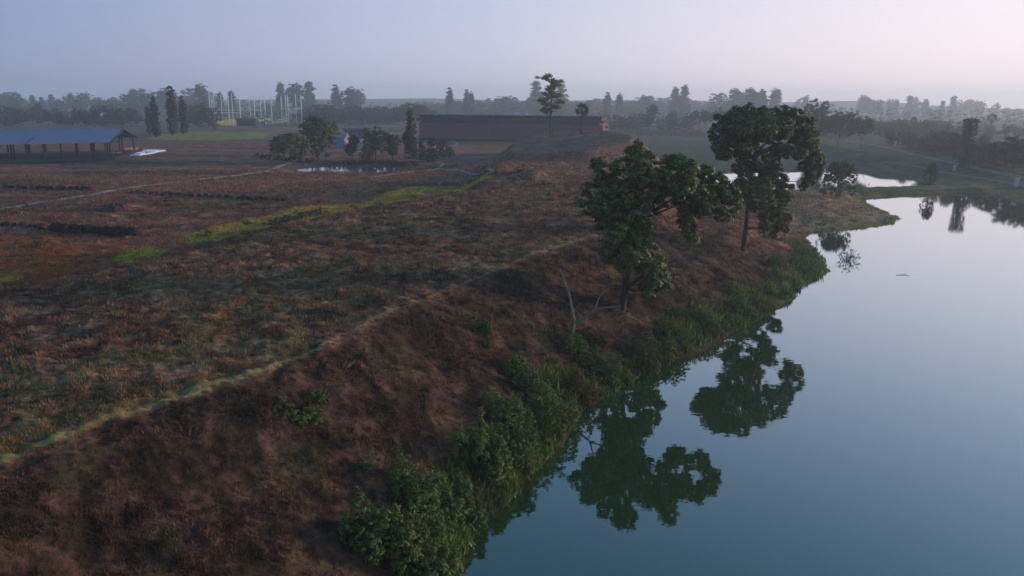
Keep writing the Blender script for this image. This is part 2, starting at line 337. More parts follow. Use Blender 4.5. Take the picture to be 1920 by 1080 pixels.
    c = mixc(c, S(-sdist(x, y, PIT)/0.6+0.5)*0.8, (0.22, 0.105, 0.085))
    for q in EDGES: c = mixc(c, S((0.45-sdist(x, y, q, False)+(n2-0.5)*0.8)/0.4)*0.75, (0.24, 0.165, 0.125))
    c = mixc(c, S((0.25-dw)/0.5), (0.045, 0.045, 0.032))
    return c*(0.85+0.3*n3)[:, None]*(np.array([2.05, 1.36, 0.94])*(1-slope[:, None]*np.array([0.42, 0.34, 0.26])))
# ------------------------------------------------------------------ terrain
def build_ground():
    a = np.concatenate([np.linspace(-180, -46, 60, endpoint=False), np.linspace(-46, 46, 640, endpoint=False), np.linspace(46, 180, 60, endpoint=False)])*math.pi/180
    r = np.concatenate([np.linspace(1.0, 9, 10, endpoint=False), np.geomspace(9, 330, 440, endpoint=False), np.geomspace(330, 2300, 90)])
    A, R_ = np.meshgrid(a, r); X = np.sin(A)*R_; Y = np.cos(A)*R_
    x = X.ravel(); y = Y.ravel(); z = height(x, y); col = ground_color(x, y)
    na = len(a); nr = len(r); i, j = np.meshgrid(np.arange(nr-1), np.arange(na), indexing='ij'); j2 = (j+1) % na
    F = np.stack([i*na+j, (i+1)*na+j, (i+1)*na+j2, i*na+j2], -1).reshape(-1, 4)[:, ::-1]
    V = np.column_stack([x, y, z])
    me = mesh_np('ground', V, F, 4, col)
    me.polygons.foreach_set('use_smooth', np.ones(len(F), bool))
    m = bpy.data.materials.new('earth_and_dry_grass'); m.use_nodes = True; t = m.node_tree; n = t.nodes; l = t.links; b = n['Principled BSDF']
    b.inputs['Roughness'].default_value = 0.95; b.inputs['Specular IOR Level'].default_value = 0.1
    at_ = n.new('ShaderNodeAttribute'); at_.attribute_name = 'tone'; tcn = n.new('ShaderNodeTexCoord')
    n1 = n.new('ShaderNodeTexNoise'); n1.inputs['Scale'].default_value = 2.6; n1.inputs['Detail'].default_value = 8; n1.inputs['Roughness'].default_value = 0.7
    n2 = n.new('ShaderNodeTexNoise'); n2.inputs['Scale'].default_value = 0.35; n2.inputs['Detail'].default_value = 6; n2.inputs['Roughness'].default_value = 0.35
    for q in (n1, n2): l.new(tcn.outputs['Object'], q.inputs['Vector'])
    r1 = n.new('ShaderNodeMapRange'); r1.inputs[1].default_value = 0.32; r1.inputs[2].default_value = 0.68; r1.inputs[3].default_value = 0.28; r1.inputs[4].default_value = 1.65; l.new(n1.outputs['Fac'], r1.inputs[0])
    r2 = n.new('ShaderNodeMapRange'); r2.inputs[1].default_value = 0.3; r2.inputs[2].default_value = 0.7; r2.inputs[3].default_value = 0.7; r2.inputs[4].default_value = 1.25; l.new(n2.outputs['Fac'], r2.inputs[0])
    mu = n.new('ShaderNodeMath'); mu.operation = 'MULTIPLY'; l.new(r1.outputs[0], mu.inputs[0]); l.new(r2.outputs[0], mu.inputs[1])
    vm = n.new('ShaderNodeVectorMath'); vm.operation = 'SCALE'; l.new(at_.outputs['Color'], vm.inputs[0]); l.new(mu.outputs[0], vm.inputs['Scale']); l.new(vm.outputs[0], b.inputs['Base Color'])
    bp = n.new('ShaderNodeBump'); bp.inputs['Strength'].default_value = 1.0; bp.inputs['Distance'].default_value = 0.4; l.new(n1.outputs['Fac'], bp.inputs['Height']); l.new(bp.outputs[0], b.inputs['Normal'])
    structure(link('ground', me, m))
build_ground()
def sheet(name, pts, z, m):
    me = poly_mesh(name, [(a, b, z) for a, b in pts], [tuple(range(len(pts)))]); return structure(link(name, me, m))
LAKE_M = water_mat('lake_water', (0.022, 0.056, 0.016), 2.15, 0.012, 0.003)
sheet('lake_water', [(-14, -60), (300, -60), (300, 420), (-14, 420)][::1], 0.0, LAKE_M)
sheet('pond_water', [(p[0], p[1]) for p in px_poly([(540, 326), (790, 328), (790, 309), (540, 309)], 2.6)], 2.6, water_mat('pond_water', (0.02, 0.03, 0.03), 1.8, 0.12, 0.004))
# haze: a closed box of evening air round everything
if HAZE:
    V, F = box_vf(-2400, 2400, -2400, 2400, -3.0, 56.0)
    m = bpy.data.materials.new('evening_haze'); m.use_nodes = True; n = m.node_tree.nodes; n.remove(n['Principled BSDF'])
    pv = n.new('ShaderNodeVolumePrincipled'); pv.inputs['Color'].default_value = (0.95, 0.97, 1.0, 1); pv.inputs['Density'].default_value = 0.0006; pv.inputs['Anisotropy'].default_value = 0.35
    m.node_tree.links.new(pv.outputs[0], n['Material Output'].inputs['Volume'])
    stuff(link('haze', poly_mesh('haze', V, F), m))
#MORE
# ------------------------------------------------------------------ paths
def path(name, pix, width, m, lift=0.05, wob=0.25, zs=None):
    g = [ground(a, b) for a, b in pix]
    pts = []
    for a, b in zip(g[:-1], g[1:]):
        n = max(2, int((b-a).length/0.7))
        for k in range(n): pts.append(a.lerp(b, k/n))
    pts.append(g[-1]); P = np.array([(p.x, p.y) for p in pts])
    for _ in range(6): P[1:-1] = (P[:-2]+P[1:-1]*2+P[2:])/4
    T = np.gradient(P, axis=0); T /= np.linalg.norm(T, axis=1, keepdims=True)+1e-9; Nn = np.column_stack([-T[:, 1], T[:, 0]])
    s = np.arange(len(P)); wv = width*(0.75+0.5*fbm(s*0.23, s*0+3, 71, 3)); off = (fbm(s*0.11, s*0+9, 72, 3)-0.5)*wob*2
    rows = []
    for f in (-0.5, -0.25, 0, 0.25, 0.5): rows.append(P+Nn*(wv*f*(0.8+0.4*fbm(s*0.9, s*0+f*9, 73, 2))+off)[:, None])
    A = np.stack(rows, 1); n = len(P); x = A[..., 0].ravel(); y = A[..., 1].ravel()
    zc = height(x, y).reshape(n, 5); zc = np.maximum(zc, (zc.max(1, keepdims=True)*0.5+zc*0.5)); edge = np.array([-0.03, lift, lift+0.01, lift, -0.03])
    V = np.column_stack([x, y, (zc+edge).ravel()]); F = []
    for i in range(n-1):
        for j in range(4): F.append((i*5+j, (i+1)*5+j, (i+1)*5+j+1, i*5+j+1))
    me = mesh_np(name, V, F, 4); me.polygons.foreach_set('use_smooth', np.ones(len(F), bool))
    return structure(link(name, me, m))
M_STRAW = mat('bleached_grass', (0.20, 0.19, 0.11), var=0.45, scale=3, col2=(0.10, 0.105, 0.05))
M_PALE = mat('pale_trodden_earth', (0.38, 0.28, 0.20), var=0.3, scale=2)
M_CONC = mat('pale_road', (0.17, 0.145, 0.12), var=0.2, scale=1)
path('field_path', [(-60, 402), (0, 392), (120, 373), (250, 351), (330, 341), (440, 329), (500, 322), (520, 312), (545, 305)], 1.15, M_PALE)
path('pond_path', [(690, 333), (780, 322), (822, 316), (834, 308), (812, 302), (770, 300)], 0.8, M_PALE)
path('pond_path', [(822, 317), (870, 320), (925, 323)], 0.8, M_PALE)
path('garden_path', [(850, 274), (858, 268), (842, 263), (800, 262)], 1.1, M_PALE)
path('field_edge_road', [(-40, 270), (200, 266), (300, 265), (400, 265), (490, 265), (520, 260)], 1.6, M_CONC)
path('park_road', [(486, 236), (505, 229), (540, 224), (600, 226), (700, 229), (780, 231)], 3.5, M_CONC)
path('park_road', [(500, 231), (525, 221), (545, 214), (560, 210)], 5, M_CONC)
path('lawn_path', [(330, 249), (400, 246), (440, 247), (462, 254)], 1.5, M_CONC)
path('bank_path', [(1545, 262), (1600, 265), (1640, 272), (1690, 283), (1740, 296), (1800, 308), (1860, 322), (1930, 336), (2050, 362)], 2.2, M_CONC)
path('terrace_path', [(1660, 304), (1710, 311), (1760, 320), (1850, 336), (1930, 352)], 1.3, M_CONC)
path('causeway_path', [(1560, 360), (1640, 354), (1720, 353), (1800, 352), (1870, 351), (1900, 348)], 0.8, mat('causeway_grass', (0.16, 0.16, 0.10), var=.3))
# ------------------------------------------------------------------ trees
LEAF = {
 'camphor': mat('camphor_leaves', (0.21, 0.235, 0.05), 0.55, island=True, col2=(0.055, 0.07, 0.018), trans=0.25, spec=0.35),
 'camphor2': mat('camphor_leaves_olive', (0.20, 0.205, 0.045), 0.55, island=True, col2=(0.05, 0.062, 0.018), trans=0.25, spec=0.3),
 'green': mat('broadleaf_green', (0.115, 0.145, 0.04), 0.7, island=True, col2=(0.03, 0.048, 0.018), trans=0.25),
 'olive': mat('broadleaf_olive', (0.14, 0.14, 0.05), 0.7, island=True, col2=(0.05, 0.055, 0.022), trans=0.25),
 'brown': mat('autumn_brown', (0.19, 0.125, 0.07), 0.8, island=True, col2=(0.07, 0.05, 0.035), trans=0.2),
 'red': mat('autumn_red', (0.20, 0.075, 0.045), 0.8, island=True, col2=(0.12, 0.06, 0.035), trans=0.25),
 'yellow': mat('autumn_yellow', (0.24, 0.19, 0.05), 0.8, island=True, col2=(0.13, 0.12, 0.04), trans=0.25),
 'dark': mat('evergreen_dark', (0.058, 0.078, 0.03), 0.7, island=True, col2=(0.018, 0.03, 0.016), trans=0.12),
 'bush': mat('bush_green', (0.19, 0.24, 0.05), 0.6, island=True, col2=(0.06, 0.085, 0.02), trans=0.25),
 'bright': mat('fresh_green', (0.14, 0.22, 0.05), 0.6, island=True, col2=(0.05, 0.085, 0.02), trans=0.3),
 'reed': mat('reed_olive', (0.17, 0.15, 0.045), 0.7, island=True, col2=(0.13, 0.07, 0.025), trans=0.3),
}
LEAF['willow'] = mat('willow_leaves', (0.20, 0.215, 0.07), 0.7, island=True, col2=(0.10, 0.115, 0.04), trans=0.25)
LEAF['scrub'] = mat('dark_scrub', (0.05, 0.045, 0.028), 0.8, island=True, col2=(0.02, 0.02, 0.014), trans=0.1)
BARK = mat('bark', (0.055, 0.045, 0.038), 0.9, scale=14, bump=0.5)
BARKG = mat('bleached_wood', (0.19, 0.155, 0.12), 0.85, scale=9, bump=0.4, col2=(0.16, 0.13, 0.105))
def tree_meshes(name, lobes, n, leaf, seed, trunk_r, top=None, puff=None, limbs=5, base=(0, 0, 0), trunk_pts=None, shell=0.55, twigs=True, pn=None):
    r = np.random.default_rng(seed); Lb = np.array(lobes, float)
    ext = Lb[:, 3].mean(); V, F = crown_np(lobes, n, leaf, r, puff or ext*0.35, shell, pn=pn)
    cm = mesh_np(name+'_crown', V, F, 4)
    cen = np.average(Lb[:, :3], axis=0, weights=Lb[:, 3]**2); hi = Lb[:, 2].max()
    tp = trunk_pts or curve_pts((base[0], base[1], base[2]-0.3), (cen[0], cen[1], max(cen[2], hi*0.75)), 6, 0.03, r)
    k = len(tp); paths = [(tp, [trunk_r*(1.25 if i == 0 else 1)*(1-0.75*i/(k-1)) for i in range(k)])]
    if limbs:
        order = r.permutation(len(Lb))[:limbs]
        for i in order:
            c = Lb[i, :3]; zt = [p[2] for p in tp]; zs = min(max(c[2]-np.hypot(c[0]-cen[0], c[1]-cen[1])*0.8, zt[0]+(zt[-1]-zt[0])*0.3), zt[-1]*0.98+zt[0]*0.02)
            j = int(np.argmin([abs(q-zs) for q in zt])); s0 = np.array(tp[j], float)
            paths.append((curve_pts(s0, c, 5, 0.06, r), [trunk_r*q for q in (0.42, 0.34, 0.25, 0.16, 0.07)]))
    v, f = tubes_np(paths, 6)
    return cm, poly_mesh(name+'_trunk', v, f)
def put_tree(name, label, cat, cm, tm, leafm, loc, scale=(1, 1, 1), rz=0, group=None, bark=None):
    t = thing(name, label, cat, loc, rz, group); t.scale = scale
    link('trunk', tm, bark or BARK, t); link('crown', cm, leafm, t)
    return t
# far and middle-distance kinds: one unit high, copied with their own size
def lob(kind, r):
    L_ = []
    if kind == 'round':
        for i in range(16):
            a = r.uniform(0, 6.28); z = r.uniform(0.26, 0.86); q = r.uniform(0, 0.24)*(1.1-abs(z-0.5)); L_.append((q*math.cos(a), q*math.sin(a), z, 0.17*(1.1-abs(z-0.52))))
    elif kind == 'tall':
        for i in range(16):
            a = r.uniform(0, 6.28); z = 0.12+0.8*i/15; q = r.uniform(0, 0.11)*(1.25-z); L_.append((q*math.cos(a), q*math.sin(a), z, 0.13*(1.2-z)+0.045))
    elif kind == 'column':
        for i in range(14):
            z = 0.12+0.83*i/13; L_.append((r.normal()*0.01, r.normal()*0.01, z, 0.075*math.sin(math.pi*min(0.97, 0.3+0.68*(i/13)**1.3))+0.012))
    elif kind == 'umbrella':
        for i in range(22):
            a = r.uniform(0, 6.28); q = 0.62*math.sqrt(r.random()); L_.append((q*math.cos(a), q*math.sin(a), 0.86-0.5*q*q-r.uniform(0, 0.18), 0.17))
    elif kind == 'willow':
        for i in range(22):
            a = r.uniform(0, 6.28); q = 0.42*math.sqrt(r.random()); L_.append((q*math.cos(a), q*math.sin(a), 0.78-0.95*q*q*r.uniform(0.6, 1.6), 0.15, 0.15, 0.2))
        for i in range(14):
            a = r.uniform(0, 6.28); q = r.uniform(0.3, 0.45); L_.append((q*math.cos(a), q*math.sin(a), r.uniform(0.2, 0.5), 0.1, 0.1, 0.2))
    elif kind == 'wide':
        for i in range(18):
            a = r.uniform(0, 6.28); q = 0.5*math.sqrt(r.random()); L_.append((q*math.cos(a), q*math.sin(a), r.uniform(0.18, 0.82-q*0.4), 0.18))
    elif kind == 'multi':
        for k in range(3):
            ox, oy = r.uniform(-0.22, 0.22, 2); h = r.uniform(0.72, 0.95)
            for i in range(6): L_.append((ox+r.normal()*0.05, oy+r.normal()*0.05, h*(0.35+0.62*i/5), 0.105))
    return [x if len(x) == 6 else (*x, x[3], x[3]) for x in L_]
KIND = {}
def kind(k, v):
    key = (k, v)
    if key not in KIND:
        r = np.random.default_rng(hash(k) % 1 + 100*v+len(k)*7+ord(k[0])*13+ord(k[1]))
        lb = lob(k, r); n = {'column': 5000, 'willow': 12000, 'umbrella': 10000, 'wide': 9000}.get(k, 6500)
        KIND[key] = tree_meshes(k, lb, n, 0.023, 17*v+len(k)+ord(k[1]), 0.022, limbs=6, puff=0.055, shell=0.6)
    return KIND[key]
rnd = random.Random(5)
def far_tree(px, ybase, ytop, k, leaf, label, group=None, wide=1.0, name='tree', Y=None, v=None, cat='tree'):
    """a tree standing where its foot is seen; its height from where its top is seen"""
    g = at(px, ybase, Y) if Y else ground(px, ybase)
    if Y: g.z = hz(g.x, g.y)
    hor = 195+(px-960)*math.tan(ROLL)
    top = at(px, ytop, g.y); h = max(1.5, top.z-g.z)
    cm, tm = kind(k, v if v is not None else rnd.randrange(3))
    key = cm.name+leaf                              # one copy of the crown per leaf colour, shared by alike trees
    if key not in KIND:
        c2 = cm.copy(); c2.materials.clear(); c2.materials.append(LEAF[leaf]); KIND[key] = c2
    s = h*rnd.uniform(0.97, 1.0)
    return put_tree(name, label, cat, KIND[key], tm, LEAF[leaf], g-Vector((0, 0, 0.1)), (s*wide, s*wide, s), rnd.uniform(0, 6.28), group)
# --- the two big trees on the bank
def hero(name, label, base_px, trunk_px, lobes_px, n, leaf, leafm, seed, depth_spread, trunk_r, puff):
    g = ground(*base_px); r = np.random.default_rng(seed); Y = g.y; lobes = []
    for a, b, q in lobes_px:
        rr = pxm(q*(0.88 if q > 22 else 1.0), Y)
        for s in ((-1, 1) if q > 22 else (r.choice([-1, 1]),)):
            dy = s*depth_spread*r.uniform(0.1, 1.0)*min(1, q/26); p = at(a, b, Y+dy)
            lobes.append((p.x-g.x, p.y-g.y, p.z-g.z, rr*r.uniform(0.9, 1.08)*(1+dy/Y), rr*1.1, rr*0.95))
    tp = []
    for i, (a, b) in enumerate(trunk_px): p = at(a, b, Y+0.12*i); tp.append((p.x-g.x, p.y-g.y, p.z-g.z-(0.5 if i == 0 else 0)))
    cm, tm = tree_meshes(name, lobes, n, leaf, seed, trunk_r, puff=puff, limbs=0, trunk_pts=tp, shell=0.78, pn=n//30)
    t = put_tree(name, label, 'tree', cm, tm, leafm, g); tr = [c for c in t.children if c.name.startswith('trunk')][0]
    for i in r.permutation(len(lobes))[:20]:
        c = np.array(lobes[i][:3]); j = int(np.clip(np.searchsorted([q[2] for q in tp], c[2]-2.6), 1, len(tp)-1))
        v, f = tubes_np([(curve_pts(tp[j], c, 6, 0.07, r), [trunk_r*q for q in (0.4, 0.33, 0.26, 0.19, 0.12, 0.06)])], 6)
        link('limb', poly_mesh('limb', v, f), BARK, tr)
    return t
T1 = [(1197, 280, 13), (1190, 296, 20), (1212, 300, 16), (1175, 310, 14), (1123, 312, 15), (1128, 335, 13), (1157, 318, 14), (1200, 325, 26), (1240, 308, 20), (1268, 305, 17), (1292, 320, 18),
 (1322, 326, 15), (1345, 348, 20), (1366, 362, 17), (1378, 385, 13), (1103, 357, 15), (1090, 380, 9), (1104, 395, 11), (1140, 350, 24), (1130, 385, 24), (1165, 365, 32), (1205, 360, 34), (1245, 345, 30), (1280, 350, 26), (1310, 362, 26),
 (1340, 385, 22), (1355, 405, 17), (1322, 398, 18), (1125, 415, 18), (1160, 405, 30), (1195, 400, 30), (1228, 385, 20), (1290, 390, 18), (1287, 415, 15), (1292, 438, 10), (1300, 452, 8), (1170, 440, 26), (1205, 435, 25), (1150, 465, 18), (1137, 485, 10), (1185, 475, 24),
 (1215, 470, 18), (1235, 490, 14), (1238, 512, 15), (1222, 530, 14), (1246, 540, 10), (1212, 552, 9), (1205, 505, 14), (1165, 495, 12), (1275, 372, 16), (1145, 445, 20), (1150, 480, 18), (1175, 500, 18), (1200, 490, 20), (1225, 505, 18), (1232, 532, 16), (1215, 540, 14), (1250, 520, 10), (1160, 430, 24), (1190, 455, 24), (1292, 425, 13), (1297, 446, 10)]
hero('camphor_tree', 'dark leafy tree with drooping side lobes on the bank, nearest to the camera', (1165, 577), [(1165, 577), (1172, 540), (1182, 500), (1195, 455), (1205, 410), (1205, 350)], T1, 64000, 0.125, LEAF['camphor'], 11, 2.6, 0.22, 0.27)
T2 = [(1350, 230, 17), (1348, 252, 18), (1350, 275, 16), (1357, 292, 11), (1368, 222, 14), (1382, 215, 14), (1405, 209, 12), (1428, 218, 16), (1450, 216, 14), (1472, 209, 11), (1492, 220, 16), (1507, 236, 19), (1514, 258, 19), (1520, 280, 18), (1528, 303, 16),
 (1526, 322, 16), (1516, 338, 14), (1508, 352, 7), (1500, 290, 11), (1508, 312, 10), (1375, 245, 24), (1405, 240, 26), (1437, 240, 26), (1470, 240, 24), (1492, 255, 18), (1370, 272, 18), (1400, 268, 20), (1430, 270, 22), (1458, 268, 18), (1487, 275, 13), (1387, 294, 14), (1405, 300, 15), (1428, 300, 15),
 (1395, 322, 13), (1415, 325, 16), (1440, 320, 12), (1388, 345, 12), (1392, 370, 9), (1430, 350, 18), (1455, 352, 15), (1470, 370, 13), (1435, 378, 18), (1462, 392, 16), (1475, 408, 9), (1440, 405, 17), (1462, 422, 13), (1432, 428, 11), (1452, 440, 8), (1415, 390, 11), (1472, 430, 8), (1448, 296, 14), (1455, 318, 12), (1462, 338, 14), (1478, 290, 10), (1385, 315, 11), (1382, 360, 9), (1440, 335, 16), (1478, 350, 9), (1410, 350, 14), (1405, 375, 11)]
hero('camphor_tree', 'tall dark tree with a broad flat crown on the bank, behind the nearest tree', (1393, 470), [(1393, 470), (1398, 430), (1402, 390), (1408, 340), (1415, 295), (1425, 250)], T2, 68000, 0.135, LEAF['camphor2'], 12, 3.2, 0.22, 0.28)
# --- bare tree leaning beside it
def px_tube(pix, Y, r0, r1, g, dY=0):
    pts = [at(a, b, Y+dY*i) for i, (a, b) in enumerate(pix)]; pts = [(p.x-g.x, p.y-g.y, p.z-g.z) for p in pts]
    n = len(pts); return (pts, [r0+(r1-r0)*(i/(n-1))**0.8 for i in range(n)])
g = ground(1068, 640); Y = g.y
t = thing('bare_tree', 'bleached leafless forked tree on the slope left of the nearest leafy tree', 'tree', g)
def bough(nm, ps): v, f = tubes_np(ps, 7); link(nm, poly_mesh(nm, v, f), BARKG, t)
bough('trunk', [px_tube([(1066, 652), (1070, 628), (1077, 605)], Y, 0.2, 0.13, g)])
bough('branch', [px_tube([(1077, 605), (1072, 580), (1068, 555), (1062, 535), (1050, 504)], Y, 0.115, 0.03, g, 0.15), px_tube([(1066, 545), (1076, 536), (1084, 530)], Y+0.3, 0.04, 0.012, g), px_tube([(1075, 582), (1084, 574), (1090, 566)], Y+.2, 0.04, 0.012, g), px_tube([(1062, 535), (1048, 520), (1044, 512)], Y+.4, 0.03, 0.01, g)])
bough('branch', [px_tube([(1077, 606), (1095, 596), (1115, 582), (1138, 576), (1164, 575)], Y, 0.11, 0.04, g, -0.1), px_tube([(1116, 582), (1120, 566), (1126, 553), (1137, 543)], Y-.3, 0.06, 0.015, g)])
# --- trees and shrubs round the small pond
far_tree(545, 306, 246, 'willow', 'willow', 'low spreading willow at the left end of the small pond', wide=1.25, name='willow_tree')
far_tree(598, 303, 214, 'willow', 'willow', 'taller rounded willow beside the small pond', wide=0.95, name='willow_tree')
far_tree(660, 296, 247, 'round', 'dark', 'dark rounded tree behind the small pond, right of the willows', wide=1.1)
far_tree(704, 300, 234, 'multi', 'willow', 'loose green tree behind the middle of the small pond', wide=1.2)
far_tree(735, 300, 243, 'round', 'olive', 'pale olive tree between the loose green tree and the slim tall one', wide=0.9)
far_tree(770, 298, 205, 'tall', 'olive', 'slim tall yellowish tree by the left end of the long brick building', wide=0.75)
far_tree(805, 303, 252, 'wide', 'dark', 'dark low tree at the right end of the small pond', wide=0.95)
far_tree(835, 296, 258, 'wide', 'dark', 'small dark tree at the pond path bend', wide=0.7)
far_tree(522, 290, 250, 'wide', 'green', 'small bushy tree left of the low spreading willow', wide=0.9)
far_tree(688, 305, 272, 'wide', 'brown', 'small brownish shrub tree on the far edge of the small pond', wide=0.8)
# --- cypress row behind the shelter
for (a, b, c_, lb, v) in [(281, 252, 194, 'shortest dark columnar tree, leftmost of the row behind the shelter', 0), (294, 258, 178, 'dark columnar tree second from the left behind the shelter', 1), (326, 254, 160, 'tallest dark columnar tree behind the shelter', 2), (346, 252, 177, 'dark columnar tree at the right of the row behind the shelter', 1)]:
    far_tree(a, b, c_, 'column', 'dark', lb, 'columnar trees behind the shelter', wide=1.0, name='columnar_tree', v=v)
far_tree(369, 236, 207, 'round', 'dark', 'small round dark tree right of the columnar trees', wide=1.3)
# --- tree and palm on the mound
def palm(px, yb, yt, label, group=None, Y=None):
    g = at(px, yb, Y) if Y else ground(px, yb)
    if Y: g.z = hz(g.x, g.y)
    h = at(px, yt, g.y).z-g.z
    if 'palm' not in KIND:
        r = np.random.default_rng(3); V = []; F = []
        for i in range(70):                                  # fan leaves on stalks, round a short head
            a = r.uniform(0, 6.28); el = r.uniform(-1.1, 1.4); d = np.array([math.cos(a)*math.cos(el), math.sin(a)*math.cos(el), math.sin(el)])
            c = np.array([0, 0, 0.72])+d*r.uniform(0.09, 0.17); side = np.cross(d, r.normal(size=3)); side /= np.linalg.norm(side); up = np.cross(side, d)
            for q in range(7):
                g_ = (q-3)*0.42; e1 = d*math.cos(g_)+side*math.sin(g_); tip = c+e1*r.uniform(0.09, 0.14)-np.array([0, 0, 0.02]); w_ = np.cross(e1, up)*0.012
                b = len(V); V += [c-w_, c+w_, tip]; F.append((b, b+1, b+2))
        v, f = tubes_np([([(0, 0, -0.05), (0.01, 0, 0.3), (0, 0, 0.75)], [0.04, 0.032, 0.035])], 6)
        KIND['palm'] = (poly_mesh('palm_crown', V, F), poly_mesh('palm_trunk', v, f))
    return put_tree('palm_tree', label, 'palm tree', *KIND['palm'], LEAF['dark'], g, (h, h, h), rnd.uniform(0, 6), group)
palm(1090, 252, 189, 'small dark palm with a round head on top of the mound')
g = ground(1032, 252); h = at(1032, 139, g.y).z-g.z; r = np.random.default_rng(8)
lb = []; limbs = []
for i in range(30):
    z = 0.34+0.62*(i/29); a = r.uniform(0, 6.28); q = (0.23*(1-abs(z-0.45)*1.1) if z < 0.7 else 0.10+0.16*r.random())*r.uniform(0.55, 1.0)
    e_ = np.array([math.cos(a)*q, math.sin(a)*q, z+(0.05 if z > 0.7 else -0.03)]); limbs.append((curve_pts((0, 0, z-0.05), e_, 4, 0.05, r), [0.008, 0.006, 0.004, 0.002]))
    for f_ in (0.6, 1.0): lb.append((e_[0]*f_, e_[1]*f_, z+0.03*f_, 0.045, 0.045, 0.028))
V, F = crown_np(lb, 11000, 0.0115, r, 0.04, 0.3); cm = mesh_np('conifer_crown', V, F, 4)
v, f = tubes_np([([(0, 0, -0.03), (0.004, 0, 0.4), (-0.004, 0, 0.75), (0, 0, 0.96)], [0.017, 0.013, 0.008, 0.003])]+limbs, 6)
put_tree('conifer_tree', 'tall thin sparse tree with airy branches on the mound before the brick building', 'tree', cm, poly_mesh('conifer_trunk', v, f), LEAF['willow'], g, (h, h, h))
# --- far bank: broad trees, path trees, clipped column
far_tree(1572, 276, 203, 'umbrella', 'green', 'broad umbrella-crowned tree on the far bank behind the flat-crowned tree', wide=0.9)
far_tree(1612, 278, 214, 'umbrella', 'green', 'smaller umbrella-crowned tree on the far bank by the path bend', wide=0.62)
far_tree(1525, 262, 184, 'multi', 'dark', 'ragged dark pine-like tree rising behind the flat-crowned tree', wide=1.0)
far_tree(1568, 372, 296, 'willow', 'green', 'small feathery willow on the brown tongue of land', wide=0.85, name='willow_tree')
far_tree(1742, 351, 303, 'willow', 'green', 'thin see-through young tree on the causeway', wide=0.55)
ROW = [(1668, 279, 240, 'green'), (1690, 284, 238, 'dark'), (1702, 286, 243, 'red'), (1722, 291, 242, 'green'), (1745, 297, 245, 'green'), (1768, 303, 240, 'olive'), (1786, 306, 244, 'red'), (1832, 312, 247, 'green'), (1855, 318, 248, 'olive'), (1878, 322, 252, 'green'), (1900, 328, 250, 'dark'), (1925, 333, 252, 'green'), (1755, 290, 244, 'green'), (1845, 300, 248, 'green'), (1805, 300, 252, 'green')]
RL = ['small green tree where the bank path straightens, first of the path row', 'dark narrow tree of the path row beside the reddish one', 'reddish autumn tree in the path row, nearer the bend', 'green rounded tree of the path row right after the reddish one', 'green tree of the path row midway to the ivy column', 'olive tree of the path row left of the second reddish one', 'reddish autumn tree of the path row just left of the ivy column', 'green tree of the path row just right of the ivy column', 'olive tree of the path row, second right of the ivy column', 'green tree of the path row, third right of the ivy column', 'dark green tree of the path row near the right edge', 'green tree of the path row cut by the right edge', 'green tree standing behind the middle of the path row', 'green tree standing behind the path row right of the ivy column', 'low green tree standing behind the ivy column']
for (a, b, c_, lf), lb_ in zip(ROW, RL): far_tree(a, b-11, c_, rnd.choice(['round', 'wide', 'wide']), lf, lb_, 'trees along the bank path', wide=1.4)
g = ground(1806, 314); h = at(1808, 225, g.y).z-g.z; r = np.random.default_rng(4); lb = []
for i in range(14):
    z = h*(0.03+0.95*i/13); q = 1.2+0.35*(i/13); lb.append((0.15+(0.25*(i/13)), 0, z, q, q, 0.6))
lb += [(-0.5, 0, h*0.95, .8, .8, .35), (1.2, 0, h*0.99, .75, .8, .3)]
V, F = crown_np(lb, 16000, 0.12, r, 0.25, 0.85)
t = thing('ivy_column', 'tall dark column overgrown with climbing leaves on the right bank', 'overgrown column', g)
v, f = tubes_np([([(0, 0, -0.2), (0.1, 0, h*0.5), (0.3, 0, h*0.97)], [0.45, 0.4, 0.4])], 8); link('pole', poly_mesh('ivy_pole', v, f), BARK, t); link('leaves', mesh_np('ivy_leaves', V, F, 4), LEAF['dark'], t)
# --- middle-distance belt right of the brick building
for a, b, c_, k, lf, wd, lb_ in [(1216, 244, 190, 'round', 'dark', 1.0, 'dark round-headed tree standing above the belt beyond the upper lake'), (1150, 242, 212, 'wide', 'green', 1.2, 'leftmost green tree of the belt beyond the upper lake'), (1178, 243, 210, 'wide', 'dark', 1.2, 'dark bushy tree of the belt beyond the upper lake, left of the round-headed one'),
    (1245, 245, 217, 'wide', 'yellow', 1.1, 'yellowing tree of the belt beyond the upper lake'), (1262, 244, 206, 'round', 'green', 1.1, 'green tree of the belt beyond the upper lake, behind the yellowing one'), (1285, 245, 214, 'wide', 'olive', 1.2, 'olive tree of the belt beyond the upper lake'),
    (1310, 246, 202, 'umbrella', 'dark', .8, 'broad dark tree of the belt beyond the upper lake, left of the flat crown'), (1345, 247, 200, 'umbrella', 'green', .8, 'broad green tree of the belt partly behind the flat-crowned tree'), (1195, 243, 208, 'wide', 'green', 1.1, 'low green tree hard by the dark round-headed one')]:
    far_tree(a, b, c_, k, lf, lb_, 'belt of trees beyond the upper lake', wide=wd)
